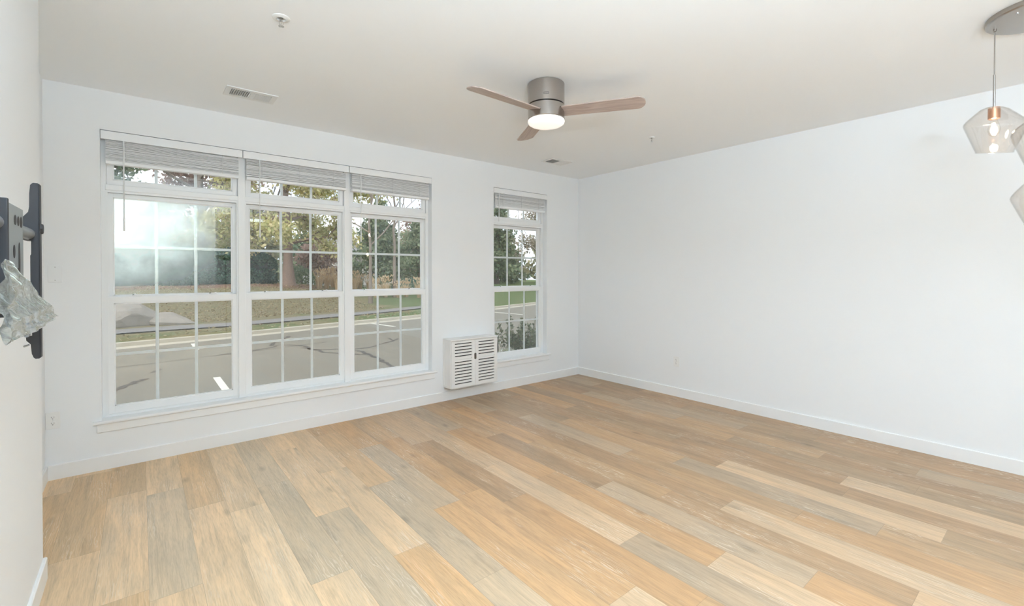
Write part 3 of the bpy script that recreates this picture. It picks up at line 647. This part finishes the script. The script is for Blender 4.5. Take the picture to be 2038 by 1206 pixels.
# far bracket: side profile with its hump, plus front flange
YB = -2.475
prof = [(-5.033, 1.683), (-5.036, 1.687), (-5.046, 1.687), (-5.0515, 1.680), (-5.0535, 1.655), (-5.054, 1.615), (-5.056, 1.600), (-5.070, 1.580), (-5.088, 1.566), (-5.094, 1.555), (-5.094, 1.530), (-5.060, 1.522), (-5.0505, 1.515), (-5.0505, 1.475), (-5.0525, 1.470), (-5.0525, 1.300), (-5.056, 1.288), (-5.058, 1.272),
        (-5.058, 1.262), (-5.050, 1.258), (-5.050, 1.232), (-5.063, 1.230), (-5.062, 1.218), (-5.053, 1.206), (-5.051, 1.178), (-5.047, 1.166), (-5.043, 1.162), (-5.035, 1.162), (-5.033, 1.166)]
m = MB(); m.prism(prof, YB-.003, YB, 'y'); m.bev(-5.035, -5.032, YB-.003, YB+.030, 1.164, 1.685, .001); rel(m, P0).obj('bracket', BLACK, root)
m = MB(); m.tube([(-5.034, YB+.02, 1.552), (-5.027, YB+.02, 1.552)], [.017, .014], 8); rel(m, P0).obj('bracket_knob', BLACK, root)
m = MB(); m.bev(-5.032, -5.027, YB-.02, YB+.012, 1.282, 1.316, .003); rel(m, P0).obj('lock_tab', BLACK, root)
m = MB(); m.tube([(-5.058, YB-.004, 1.236), (-5.058, YB-.03, 1.236)], .006, 8); rel(m, P0).obj('screw', ZINC, root)
m = MB(); m.tube([(-5.056, YB-.004, 1.205), (-5.066, YB-.012, 1.202)], .003, 6); rel(m, P0).obj('screw', ZINC, root)
# near bracket, just at the frame's edge
m = MB(); m.bev(-5.090, -5.040, -3.10, -3.07, 1.18, 1.66, .004); rel(m, P0).obj('bracket', BLACK, root)

# clear bag of bolts taped to the mount
Pb = (-5.02, -2.75, 1.30); bag = thing('hardware_bag', 'crumpled clear plastic bag of bolts hanging from the television mount', 'bag', Pb)
q = random.Random(5); m = MB(); nu, nv = 60, 34
top = lambda u: 1.285+.135*u      # u 0 at the far tip, 1 at the near end
for side in (-1, 1):
    vs = []
    for i in range(nu+1):
        u = i/nu; y = -2.445-.62*u; zt = 1.292+.150*min(1, u*1.15)+.006*math.sin(7*u); zb = 1.276-.012*u-.006*math.sin(5*u)
        for j_ in range(nv+1):
            v = j_/nv; z = zb+(zt-zb)*v; bulge = math.sin(PI*min(1, v*1.02))**.6*(.018+.020*math.sin(PI*min(1, u*1.1)))
            wr = .0035*math.sin(11*u+13*v+side)+.0026*math.sin(26*(v-.9*u)+2*math.sin(5*u))+.0008*math.sin(58*(v+.35*u)+side*2+3*math.sin(9*u))
            vs.append((-5.012+side*.5*bulge+wr*(1 if 0 < j_ < nv else 0), y, z))
    fs_ = [(i*(nv+1)+j_, (i+1)*(nv+1)+j_, (i+1)*(nv+1)+j_+1, i*(nv+1)+j_+1) for i in range(nu) for j_ in range(nv)]
    m.add(vs, fs_, True)
rel(m, Pb).obj('bag_film', BAG, bag, fix=False)
def bolt(y0, z0, y1, z1, x):
    m = MB(); a = Vector((x, y0, z0)); b = Vector((x, y1, z1)); d = (b-a).normalized(); m.tube([a, b], .0042, 10); m.tube([a-d*.006, a], .0085, 6)
    n = int((b-a).length/.004)
    for i in range(n//2, n): c = a+d*(.004*i); m.tube([c, c+d*.0016], .0048, 8)
    o = rel(m, (x, y0, z0)).obj('bolt', ZINC, None, (x, y0, z0)); return o
bolts = [(-2.545, 1.295, -2.66, 1.302, -5.010), (-2.56, 1.287, -2.70, 1.285, -5.004), (-2.60, 1.306, -2.74, 1.316, -5.014), (-2.70, 1.277, -2.83, 1.283, -5.012), (-2.78, 1.294, -2.90, 1.302, -5.006)]
bl_lab = ['zinc bolt at the tip of the clear plastic bag', 'zinc bolt lying lowest near the tip of the clear bag', 'zinc bolt lying topmost in the clear bag', 'zinc bolt at the bottom fold of the clear bag', 'zinc bolt nearest the picture edge inside the clear bag']
for b_, l_ in zip(bolts, bl_lab): tag(bolt(*b_), l_, 'bolt', 'bolts in the clear bag')
#EXTERIOR
# ------------------------------------------------------------------ outdoors
GZ = -.15
CURB = [(-40, 3.5), (-12, 7.3), (-5.28, 8.4), (-3.03, 8.8), (.42, 9.75), (2.74, 10.3), (7.45, 11.9), (10.8, 13.05), (20, 16.6), (45, 27)]
def cy_(x):
    for (a, b), (c, d) in zip(CURB, CURB[1:]):
        if x <= c: return b+(d-b)*(x-a)/(c-a)
    return 27+(x-45)*.4
def sm(t): t = max(0, min(1, t)); return t*t*(3-2*t)
def hgt(x, y):
    s = (y-cy_(x))*.96; k = .90-.45*sm((x-1)/6)
    h = -.06+.05*sm(s/1.5)
    if s > 3: h += k*sm((s-3)/9.5)
    if s > 13: h -= .012*(min(s, 60)-13)*sm((x+2)/8)
    return h+.02*math.sin(x*1.3+y*.7)*sm(s/4)
# parking lot, curb
struct(MB().box(-60, 60, T, 40, GZ-.2, GZ).obj('parking_lot', ASPH))
xsamp = [-40+i*.5 for i in range(170)]
m = MB(); vs = []
for x in xsamp:
    y = cy_(x); vs += [(x, y, GZ), (x, y+.012, GZ+.085), (x, y+.03, GZ+.092), (x, y+.15, GZ+.092), (x, y+.15, GZ-.1)]
m.add(vs, [(i*5+j, (i+1)*5+j, (i+1)*5+j+1, i*5+j+1) for i in range(len(xsamp)-1) for j in range(4)])
vs = []
for x in xsamp: y = cy_(x); vs += [(x, y-.34, GZ+.001), (x, y-.30, GZ+.004), (x, y, GZ+.006)]
m.add(vs, [(i*3+j, (i+1)*3+j, (i+1)*3+j+1, i*3+j+1) for i in range(len(xsamp)-1) for j in range(2)])
struct(m.obj('street_curb', CONC))
# terrain
nx, ny = 150, 90; vs = []; zone = []
for i in range(nx+1):
    x = -42+i*.62
    for j in range(ny+1):
        s = .15+58*(j/ny)**1.7; y = cy_(x)+s; vs.append((x, y, hgt(x, y)))
        lf = 1-sm((x-1.5)/4.0) if s > 1 else .45*(1-sm((x+0)/3))
        hd = (y-(21.6+.28*x)); mu = 0
        if -11 < x < 1.6 and -1.3 < hd < 1.5: mu = sm((hd+1.3)/.6)
        d = math.hypot(x-1.23, y-21.3)
        if d < 1.7: mu = max(mu, sm((1.7-d)/.6))
        if x > 4 and s > 16.0 and x < 30: mu = max(mu, .75*sm((s-16)/2)*(1-sm((x-16)/4)))
        zone.append((lf, mu, 0))
me = bpy.data.meshes.new('lawn'); me.from_pydata(vs, [], [(i*(ny+1)+j, (i+1)*(ny+1)+j, (i+1)*(ny+1)+j+1, i*(ny+1)+j+1) for i in range(nx) for j in range(ny)]); me.update()
za = me.attributes.new('zone', 'FLOAT_VECTOR', 'POINT')
for i, z in enumerate(zone): za.data[i].vector = z
for p_ in me.polygons: p_.use_smooth = True
me.materials.append(LAWN); lo_ = bpy.data.objects.new('lawn_ground', me); C.objects.link(lo_); struct(lo_)
# footpath
near = [(-30, 6.2), (-5.3, 9.75), (-2.93, 9.95), (.69, 10.95), (3.77, 12.15), (6.5, 13.9), (10, 17.5)]; far = [(-30, 7.2), (-5.33, 10.65), (-2.82, 10.95), (1.1, 12.05), (4.36, 13.3), (6.0, 14.8), (9, 18.6)]
vs = []; 
for (a, b), (c, d), (e, f), (g, h) in zip(near, near[1:], far, far[1:]):
    for i in range(12):
        t = i/12; p = (a+(c-a)*t, b+(d-b)*t); q_ = (e+(g-e)*t, f+(h-f)*t); 
        for k in range(4): u = k/3; x, y = p[0]+(q_[0]-p[0])*u, p[1]+(q_[1]-p[1])*u; vs.append((x, y, hgt(x, y)+.03))
m = MB(); n = len(vs)//4; m.add(vs, [(i*4+j, (i+1)*4+j, (i+1)*4+j+1, i*4+j+1) for i in range(n-1) for j in range(3)]); struct(m.obj('footpath', PATHM))
# painted bay lines
def quad(name, pts, mt, label, cat, group=None):
    m = MB(); m.prism(pts, GZ, GZ+.004, 'z'); c = (sum(p[0] for p in pts)/len(pts), sum(p[1] for p in pts)/len(pts), GZ)
    o = rel(m, c).obj(name, mt, None, c); tag(o, label, cat, group); return o
G_ = 'white bay lines on the asphalt'
quad('parking_line', [(-3.955, .4), (-3.865, .4), (-3.865, 3.76), (-3.955, 3.76)], LINE, 'long white parking line nearest the left window', 'road marking', G_)
quad('parking_line', [(-3.925, 7.0), (-3.855, 7.0), (-3.855, 8.05), (-3.93, 8.05)], LINE, 'white parking line against the far curb, left window', 'road marking', G_)
quad('parking_line', [(1.0, 8.3), (1.09, 8.3), (.90, 9.55), (.81, 9.55)], LINE, 'white parking line against the far curb, right joined window', 'road marking', G_)
quad('parking_line', [(6.5, 8.9), (6.6, 8.9), (6.3, 11.1), (6.2, 11.1)], LINE, 'white parking line seen through the narrow window', 'road marking', G_)
def crack(L, w_, label):
    m = MB(); q = random.Random(len(L)*7+3); P = []
    for (a, b), (c, d) in zip(L, L[1:]):
        for i in range(4): t = i/4; P.append((a+(c-a)*t+q.uniform(-.03, .03), b+(d-b)*t+q.uniform(-.03, .03)))
    P.append(L[-1]); vs = []
    for i, p in enumerate(P):
        a, b = P[max(0, i-1)], P[min(len(P)-1, i+1)]; d = Vector((b[0]-a[0], b[1]-a[1])).normalized(); nn = Vector((-d.y, d.x)); ww = w_*q.uniform(.5, 1.2)
        vs += [(p[0]+nn.x*ww, p[1]+nn.y*ww, GZ+.003), (p[0]-nn.x*ww, p[1]-nn.y*ww, GZ+.003)]
    m.add(vs, [(2*i, 2*i+1, 2*i+3, 2*i+2) for i in range(len(P)-1)]); tag(m.obj('tar_seam', TAR, fix=False), label, 'tar seam', 'tar seams in the asphalt')
crack([(-3.6, 6.0), (-3.05, 6.17), (-2.64, 6.3), (-2.45, 6.6), (-2.14, 6.35), (-2.06, 6.1), (-2.05, 5.63), (-1.96, 5.4), (-1.97, 5.0), (-1.79, 4.78), (-1.57, 4.5), (-1.43, 4.23)], .04, 'dark winding tar seam crossing the middle window')
crack([(-2.59, 6.56), (-2.41, 7.07), (-1.9, 8.04)], .045, 'short dark tar seam running towards the curb in the middle window')
crack([(-2.12, 5.88), (-2.06, 5.44), (-1.64, 5.23), (-1.39, 5.03), (-1.05, 5.0), (-.74, 5.26), (-.27, 5.55), (.04, 5.92)], .04, 'dark tar seam rising to the right across the right joined window')
crack([(-.12, 6.17), (-.225, 5.64)], .03, 'tiny dark tar spur in the right joined window')
crack([(-1.45, 4.86), (-1.35, 4.68), (-1.38, 4.28), (-1.39, 3.8), (-1.43, 3.39), (-1.48, 3.03), (-1.54, 2.6), (-1.5, 1.8)], .045, 'dark tar seam running towards the building in the right joined window')
crack([(-5.2, 3.4), (-5.09, 3.63), (-5.0, 3.86), (-4.9, 4.03), (-4.76, 4.31)], .06, 'broad dark tar patch low in the left window')
crack([(-4.69, 4.76), (-4.55, 5.06)], .05, 'short dark tar dash in the left window')
crack([(-7, 5.35), (-5.157, 5.67), (-3.41, 5.97), (-1.5, 6.4)], .012, 'thin straight tar seam across the left window')
crack([(1.5, 5.0), (2.6, 7.2), (4.5, 9.5)], .04, 'dark tar seam seen through the narrow window')

# boulder
m = MB(); bm = bmesh.new(); bmesh.ops.create_icosphere(bm, subdivisions=4, radius=1)
q = random.Random(3); cuts = [(Vector((q.uniform(-1, 1), q.uniform(-1, 1), q.uniform(-.2, 1))).normalized(), q.uniform(.62, .85)) for _ in range(12)]+[(Vector((0, -.3, .95)), .62), (Vector((.7, -.5, .55)), .7)]
for v in bm.verts:
    p = v.co.copy()
    for n_, d_ in cuts:
        e = p.dot(n_)-d_
        if e > 0: p -= n_*e*.92
    p += Vector((math.sin(p.y*9), math.sin(p.z*11), math.sin(p.x*8)))*.018
    v.co = Vector((p.x*1.25, p.y*.8, p.z*.72))
m.frombm(bm); rz_ = hgt(-5.2, 11.9); o = m.obj('boulder', ROCK, None, (-5.25, 11.95, rz_+.10)); tag(o, 'large grey boulder on the lawn in the left window', 'rock')
m = MB(); bm = bmesh.new(); bmesh.ops.create_icosphere(bm, subdivisions=3, radius=1)
for v in bm.verts:
    p = v.co
    for n_, d_ in cuts[3:9]:
        e = p.dot(n_)-d_
        if e > 0: p -= n_*e
    v.co = Vector((p.x*.62, p.y*.4, p.z*.26))
m.frombm(bm); o = m.obj('boulder', ROCK, None, (-4.15, 11.75, hgt(-4.15, 11.75)+.08)); o.rotation_euler = (0, .1, -.2); tag(o, 'low flat grey rock at the right foot of the large boulder', 'rock')

# foliage and trees
def leaves(pts, size, seed, flat=1.0, elong=1.6):
    q = random.Random(seed); vs = []; fs = []
    for p in pts:
        s = size*q.uniform(.6, 1.3); a = Vector((q.gauss(0, 1), q.gauss(0, 1), q.gauss(0, 1)*flat)).normalized(); b = a.orthogonal().normalized()
        b = (Matrix.Rotation(q.uniform(0, 2*PI), 3, a) @ b); c = a.cross(b); o = len(vs)
        b = b*s*.5*elong; c = c*s*.5; p = Vector(p)
        vs += [p-b, p+c*.9, p+b, p-c*.9]; fs.append((o, o+1, o+2, o+3))
    m = MB(); m.v = [tuple(v) for v in vs]; m.f = fs; return m
def tree(name, label, cat, x, y, h, r, leafm, bark, seed, crown0=.3, spread=.45, nleaf=3000, lsize=.1, levels=3, up=.5, droop=0, density=1.0, group=None, conifer=False, wide=1.0, bsides=6, nb=10):
    q = random.Random(seed); root = thing(name, label, cat, (x, y, hgt(x, y)-.05), 0, group)
    m = MB(); tips = []
    lean = Vector((q.uniform(-.03, .03), q.uniform(-.03, .03), 1)).normalized()
    n = 9; tp = [lean*(h*.96*i/n)+Vector((q.uniform(-1, 1), q.uniform(-1, 1), 0))*.02*h*(i/n)*(.3 if conifer else 1)*(1 if i else 0) for i in range(n+1)]
    tr = [r*(1.35 if i == 0 else 1)*(1-.88*(i/n)) for i in range(n+1)]
    m.tube(tp, tr, 10)
    def at(t): f = t*n; i = min(int(f), n-1); return tp[i].lerp(tp[i+1], f-i)
    def grow(p, d, L, rad, lev):
        pts = [p]; k = 4; dd = d.copy()
        for i in range(k):
            dd = (dd+Vector((q.uniform(-.25, .25), q.uniform(-.25, .25), q.uniform(-.15, .22)*up-droop*.12))).normalized(); pts.append(pts[-1]+dd*L/k)
        m.tube(pts, [rad*(1-.75*i/k) for i in range(k+1)], 5 if lev == levels else 4, caps=False)
        if lev <= 1:
            tips.append((pts, L)); return
        nbk = 4 if lev == 2 else 5
        for i in range(nbk):
            t = (.3+.7*(i+1)/nbk)*k; j = min(int(t), k-1); pp = pts[j].lerp(pts[j+1], t-j); ax = Vector((q.gauss(0, 1), q.gauss(0, 1), q.gauss(0, 1))).normalized()
            grow(pp, (dd+ax*.75).normalized(), L*q.uniform(.42, .62), rad*.42, lev-1)
        if lev < 3: tips.append((pts, L))
    for i in range(nb):
        t = crown0+(1-crown0)*((i+.5)/nb)**(.9); a = i*2.4+q.uniform(-.3, .3)
        if conifer: L = h*spread*(1-t)*1.15+.12*h*.3; d = Vector((math.cos(a), math.sin(a), .05-droop*.3))
        else: L = h*spread*q.uniform(.8, 1.15)*(1-.55*max(0, (t-.5)/.5)); d = Vector((math.cos(a)*wide, math.sin(a)*wide, up*(.5+t)))
        grow(at(t), d.normalized(), L, tr[min(int(t*n), n)]*.55, levels)
    m.obj('trunk', bark, root)
    if nleaf:
        P = []; tot = sum(L for _, L in tips)
        for pts, L in tips:
            for _ in range(max(1, int(nleaf*L/tot))):
                f = q.uniform(.15, 1)*(len(pts)-1); j = min(int(f), len(pts)-2); p = pts[j].lerp(pts[j+1], f-j); s = .16*L+lsize*.8
                P.append(p+Vector((q.gauss(0, s), q.gauss(0, s), q.gauss(0, s*.7))))
        leaves(P, lsize, seed+1).obj('foliage', leafm, root, fix=False)
    return root
tree('shade_tree', 'big yellow-green shade tree with thick trunk in the middle window', 'tree', 1.23, 21.5, 10.5, .27, L_YEL, BARKR, 21, .20, .245, 30000, .13, 3, .30, .55, nb=24)
tree('bare_tree', 'dark bare-limbed tree behind the hedge in the left window', 'tree', -2.35, 24.6, 10.5, .25, L_GREY, BARK, 33, .16, .46, 700, .10, 3, .7, nb=13)
tree('rust_tree', 'russet-leaved tree behind the right end of the hedge', 'tree', -1.9, 29.5, 8.0, .15, L_RUST, BARK, 41, .3, .34, 5000, .17, 3, .7, nb=11)
tree('low_tree', 'low yellow-leaved tree just behind the hedge', 'tree', -1.3, 26.4, 3.4, .09, L_YEL, BARK, 44, .25, .45, 3000, .13, 2, .5, nb=10)
tree('pine_tree', 'tall evergreen at the left edge of the left window', 'tree', -6.6, 22.5, 10.5, .2, L_PINE, BARK, 51, .42, .22, 5000, .16, 2, .4, .4, conifer=True, nb=34)
tree('pine_tree', 'pale evergreen showing through the haze left of the bare tree', 'tree', -4.0, 34.0, 6.0, .2, L_TEAL, BARK, 52, .08, .26, 5000, .26, 2, .4, .4, conifer=True, nb=30)
tree('slender_tree', 'slender bare tree in front of the pines in the right joined window', 'tree', 3.25, 15.6, 8.6, .085, L_OLIVE, BARK, 61, .28, .36, 260, .09, 3, 1.1, nb=12)
tree('maple_tree', 'small crimson-brown maple right of the big yellow-green tree', 'tree', 4.6, 27.5, 2.7, .08, L_RUST, BARK, 71, .22, .42, 3000, .15, 2, .45, nb=12)
tree('pine_tree', 'dark green pine behind the slender bare tree', 'tree', 10.2, 31.0, 7.3, .20, L_PINE, BARK, 81, .12, .30, 7000, .20, 2, .4, .3, conifer=True, nb=34)
tree('pine_tree', 'dark pine between the slender tree and the grey-brown tree', 'tree', 11.6, 26.8, 5.4, .17, L_PINE, BARK, 82, .22, .34, 4500, .18, 2, .4, .3, conifer=True, nb=26)
tree('plum_tree', 'rounded grey-purple tree at the right edge of the joined windows', 'tree', 15.2, 28.8, 7.2, .17, L_RUST, BARK, 91, .30, .36, 6000, .17, 3, .6, nb=12)
tree('spruce_tree', 'dark spruce at the left edge of the narrow window', 'tree', 22.0, 31.0, 8.8, .22, L_PINE, BARK, 101, .10, .20, 4500, .26, 2, .4, .4, conifer=True, nb=34)
tree('broad_tree', 'broad olive-brown tree filling the narrow window', 'tree', 25.5, 26.0, 7.8, .2, L_GREY, BARK, 111, .22, .42, 7500, .19, 3, .6, nb=13)
tree('bare_tree', 'bare dark-branched tree crossing the top of the narrow window', 'tree', 17.0, 19.3, 8.2, .12, L_OLIVE, BARK, 121, .25, .42, 500, .10, 3, .9, nb=12)
tree('bare_tree', 'bare tree whose branches cross the transom of the right joined window', 'tree', 5.6, 18.2, 8.4, .10, L_OLIVE, BARK, 122, .42, .40, 150, .09, 3, 1.2, nb=10)
# distant belt of trees
q = random.Random(77)
belt = [(-22, 46), (-1.8, 44), (.5, 41), (4.0, 45), (7.2, 41), (10.5, 46), (14, 42), (18, 40), (22.5, 43), (27, 38), (31, 41), (36, 34), (40, 38), (44, 30), (30, 32), (49, 33)]
proto = {}
side = ['hazed left part of the left window', 'left joined window', 'middle joined window', 'right joined window', 'narrow single window']
mats_ = [L_PINE, L_GREY, L_OLIVE, L_RUST]; nm_ = ['evergreen', 'grey-brown tree', 'olive-green tree', 'russet tree']
cols_ = [0, 1, 1, 2, 0, 1, 0, 2, 3, 0, 1, 0, 1, 0, 2, 1]
for i, ((x, y), c) in enumerate(zip(belt, cols_)):
    hh_ = q.uniform(4.2, 6.6)*(1.15 if c == 0 else .9); ax = math.degrees(math.atan2(x+4.8, y+4.4))
    ordn = 'first second third fourth fifth sixth seventh eighth ninth tenth eleventh twelfth thirteenth fourteenth fifteenth sixteenth seventeenth eighteenth nineteenth'.split()
    rank = sorted(range(len(belt)), key=lambda k: math.atan2(belt[k][0]+4.8, belt[k][1]+4.4)).index(i)
    tree('distant_tree', 'distant %s, %s from the left in the far treeline' % (nm_[c], ordn[rank]), 'tree', x, y, hh_, .22, mats_[c], BARK, 200+i, .12, .40 if c else .30, 2600, .36, 2, .5, .2, conifer=(c == 0), nb=16 if c else 24, group='trees of the far treeline')

# hedge
def hedge(x0, y0, x1, y1, h, dpt, n, size, seed, mt, name, label, cat):
    q = random.Random(seed); L = math.hypot(x1-x0, y1-y0); root = thing(name, label, cat, (x0, y0, hgt(x0, y0)))
    ux, uy = (x1-x0)/L, (y1-y0)/L; P = []
    for _ in range(n):
        t = q.uniform(0, L); a = q.uniform(-.47*PI, 1.47*PI); k = q.uniform(.86, 1.03)+.06*math.sin(t*2.1)+.05*math.sin(t*5.3+a)
        ca, sa = math.cos(a), math.sin(a); px = abs(ca)**.6*(1 if ca > 0 else -1)*dpt*k; pz = .5*h+.5*h*abs(sa)**.5*(1 if sa > 0 else -1)*k if True else 0
        end = min(t, L-t); tape = min(1, (end/.8))**.5 if end < .8 else 1
        px *= tape; bx = x0+ux*t; by = y0+uy*t; wx_ = bx-uy*px; wy_ = by+ux*px
        P.append((wx_-x0, wy_-y0, hgt(wx_, wy_)+.02+pz*(.55+.45*tape)-hgt(x0, y0)))
    leaves(P, size, seed).obj('foliage', mt, root, fix=False)
    m = MB(); vs = []; k = 40
    for i in range(k+1):
        t = .5+(L-1.0)*i/k
        for j in range(10):
            a = 2*PI*j/10; ca, sa = math.cos(a), math.sin(a); px = abs(ca)**.6*(1 if ca > 0 else -1)*dpt*.72; pz = .5*h+.38*h*abs(sa)**.5*(1 if sa > 0 else -1)
            bx, by = x0+ux*t-uy*px, y0+uy*t+ux*px; vs.append((bx-x0, by-y0, hgt(bx, by)+pz-hgt(x0, y0)))
    m.add(vs, [(i*10+j, i*10+(j+1) % 10, (i+1)*10+(j+1) % 10, (i+1)*10+j) for i in range(k) for j in range(10)]+[tuple(range(10)), tuple(range(k*10, k*10+10))])
    m.obj('inner_branches', mat('hedge_core', (.03, .05, .035), .9), root); return root  # solid dark core added to block the view through the leaves
hedge(-10.5, 20.3, 1.0, 23.2, 1.72, .75, 42000, .085, 9, L_HEDGE, 'clipped_hedge', 'long dark green clipped hedge across the left window', 'hedge')
# small round shrubs
def shrub(x, y, r, h, mt, label, n=1800, size=.06, seed=1, cat='shrub', name='round_shrub'):
    q = random.Random(seed); root = thing(name, label, cat, (x, y, hgt(x, y) if y > cy_(x) else GZ)); P = []
    for _ in range(n):
        a = q.uniform(0, 2*PI); b = math.acos(q.uniform(0, 1)); k = q.uniform(.75, 1.0)**.5*(1+.08*math.sin(5*a)); P.append((r*k*math.sin(b)*math.cos(a), r*k*math.sin(b)*math.sin(a), h*k*math.cos(b)))
    leaves(P, size, seed).obj('foliage', mt, root, fix=False)
    m = MB(); 
    for k in range(7): a = k*.9; m.tube([(0, 0, -.05), (r*.35*math.cos(a), r*.35*math.sin(a), h*.35), (r*.7*math.cos(a), r*.7*math.sin(a), h*.65)], [.02, .014, .006], 5)
    m.obj('stems', BARK, root); return root
shrub(8.6, 22.2, 1.25, .75, L_TEAL, 'round blue-green shrub on the brown slope in the right joined window', 3000, .09, 5)
shrub(10.4, 21.8, .8, .6, L_TEAL, 'smaller blue-green shrub right of the round one', 1600, .09, 6)
shrub(6.3, 27.0, 1.0, .9, L_PINE, 'dark shrub behind the slender bare tree', 1500, .10, 8)
shrub(2.9, 26.5, 1.2, 1.1, L_PINE, 'dark green shrub right of the big trunk', 1800, .10, 10)
# ornamental grasses
def grass(x, y, h, mt, label, seed, n=90, grp=None):
    q = random.Random(seed); root = thing('ornamental_grass', label, 'grass', (x, y, hgt(x, y)), 0, grp); m = MB()
    for _ in range(n):
        a = q.uniform(0, 2*PI); L = h*q.uniform(.6, 1.05); sp_ = q.uniform(.1, .55)*h*.7; b = q.uniform(0, .12)
        p0 = Vector((b*math.cos(a), b*math.sin(a), 0)); p1 = p0+Vector((sp_*.35*math.cos(a), sp_*.35*math.sin(a), L*.6)); p2 = p0+Vector((sp_*math.cos(a), sp_*math.sin(a), L*q.uniform(.85, 1)))
        t = Vector((-math.sin(a), math.cos(a), 0))*.010; o = len(m.v); m.v += [tuple(v) for v in (p0-t, p0+t, p1-t*1.3, p1+t*1.3, p2)]; m.f += [(o, o+1, o+3, o+2), (o+2, o+3, o+4)]
    m.obj('blades', mt, root, fix=False)
    m = MB()
    for _ in range(n//3):
        a = q.uniform(0, 2*PI); s = q.uniform(.05, .38)*h; z = h*q.uniform(.78, 1.12); p = Vector((s*math.cos(a), s*math.sin(a), z)); d = Vector((math.cos(a)*.04, math.sin(a)*.04, .13))*h
        m.tube([p, p+d*.5, p+d], [.010, .026, .004], 4)
    m.obj('plumes', mt, root); return root
row1 = [(2.4, 20.3), (2.9, 20.7), (3.3, 20.2), (3.8, 20.8), (4.3, 20.4), (4.8, 21.0), (5.2, 20.6), (3.5, 21.6), (4.4, 21.9)]
row2 = [(4.5, 17.9), (5.1, 18.2), (5.7, 18.0), (6.3, 18.3), (6.9, 18.0), (7.6, 18.3), (8.2, 18.1), (8.9, 18.5), (9.5, 18.3), (10.1, 18.8), (9.2, 19.2), (10.5, 19.5)]
words_ = ['first', 'second', 'third', 'fourth', 'fifth', 'sixth', 'seventh', 'eighth', 'ninth', 'tenth', 'eleventh', 'twelfth']
for L_, mt, nm, g in ((row1, L_REEDO, 'orange', 'orange ornamental grasses right of the big tree'), (row2, L_REED, 'straw-coloured plumed', 'straw ornamental grasses in the right joined window')):
    rk = sorted(range(len(L_)), key=lambda k: (L_[k][0]+4.8)/(L_[k][1]+4.4))
    for i, (x, y) in enumerate(L_):
        grass(x, y, .85+.12*math.sin(i*2.1), mt, '%s ornamental grass clump, %s from the left of its bed' % (nm, words_[rk.index(i)]), 300+i+int(x*7), 130, g)
# fallen leaves
q = random.Random(12); P = []
for _ in range(9000):
    x = q.uniform(-9, 3); y = cy_(x)+3.2+q.random()**1.3*9
    P.append((x, y, hgt(x, y)+.02))
for _ in range(300):
    x = q.uniform(-6, 4); y = cy_(x)+q.uniform(.2, 1.2); P.append((x, y, hgt(x, y)+.02))
o = leaves(P, .055, 4, flat=4).obj('fallen_leaves', L_FALL, fix=False); tag(o, 'scattered tan fallen leaves over the lawn before the hedge', 'leaves', kind='stuff')
# bush and pale plants right outside the narrow window
root = thing('evergreen_bush', 'feathery dark evergreen bush right outside the narrow window', 'bush', (-.22, 1.0, GZ)); q = random.Random(8); m = MB(); P = []
for k in range(46):
    a = q.uniform(0, 2*PI); s = q.uniform(.05, .36); hgt_ = q.uniform(.5, .92) if s < .25 else q.uniform(.4, .75)
    x, y = s*math.cos(a), s*.7*math.sin(a); pts = [(x*.2, y*.2, 0), (x*.8, y*.8, hgt_*.55), (x*1.1+q.uniform(-.03, .03), y*1.1, hgt_)]
    m.tube(pts, [.007, .005, .002], 5)
    for i in range(95):
        t = q.uniform(.15, 1); b = Vector(pts[1]).lerp(Vector(pts[2]), (t-.5)*2) if t > .5 else Vector(pts[0]).lerp(Vector(pts[1]), t*2); rr_ = .035*(1.25-t); P.append(b+Vector((q.gauss(0, rr_), q.gauss(0, rr_), q.gauss(0, .012))))
for a, l in ((2.6, .95), (2.9, .75), (.4, .8)):
    pts = [(0, 0, .2), (.32*math.cos(a), .1, l*.6), (.42*math.cos(a), .1, l*.9)]; m.tube(pts, [.006, .004, .002], 5)
    for i in range(60): t = q.random(); b = Vector(pts[1]).lerp(Vector(pts[2]), t); P.append(b+Vector((q.gauss(0, .02), q.gauss(0, .02), 0)))
m.obj('stems', BARK, root); leaves(P, .022, 6, elong=2.2).obj('foliage', L_BUSH, root, fix=False)
root = thing('pale_plant', 'low pale-flowered plant left of the evergreen bush', 'plant', (-.62, .86, GZ)); q = random.Random(18); P = [(q.gauss(0, .09), q.gauss(0, .07), q.uniform(.16, .46)) for _ in range(500)]
fl_ = leaves(P, .03, 3).obj('flowers', L_PALE, root, fix=False); fl_['kind'] = 'stuff'; m = MB()
for k in range(16): a = q.uniform(0, 6.28); m.tube([(0, 0, 0), (.1*math.cos(a), .08*math.sin(a), .4)], .003, 4)
m.obj('stems', BARK, root)
# distant house and white fence
root = thing('distant_house', 'pale house half hidden behind the trees beyond the slope', 'house', (14.0, 38.5, hgt(14.0, 38.5))); m = MB(); m.box(-5, 5, 0, 7, -.5, 2.7); m.obj('walls', HOUSE, root)
m = MB(); m.prism([(-.4, 2.7), (7.4, 2.7), (3.5, 4.6)], -5.4, 5.4, 'x'); m.obj('roof', ROOFM, root)
for x in (-3.4, -.6, 2.4): MB().box(x, x+1, -.03, .02, .9, 2.1).obj('window', mat('house_window', (.12, .14, .16), .2), root)
root = thing('white_fence', 'white picket railing beyond the orange grasses', 'fence', (7.2, 30.6, hgt(7.2, 30.6))); m = MB()
for k in range(38): x = -2.8+k*.15; m.box(x-.03, x+.03, -.01, .01, .05, .95)
m.obj('pickets', VINYL, root); m = MB(); m.box(-2.85, 2.85, -.03, .03, .82, .90); m.box(-2.85, 2.85, -.03, .03, .15, .22); m.obj('rails', VINYL, root)
for x in (-2.85, 0, 2.85): MB().box(x-.06, x+.06, -.06, .06, -.2, 1.05).obj('post', VINYL, root)
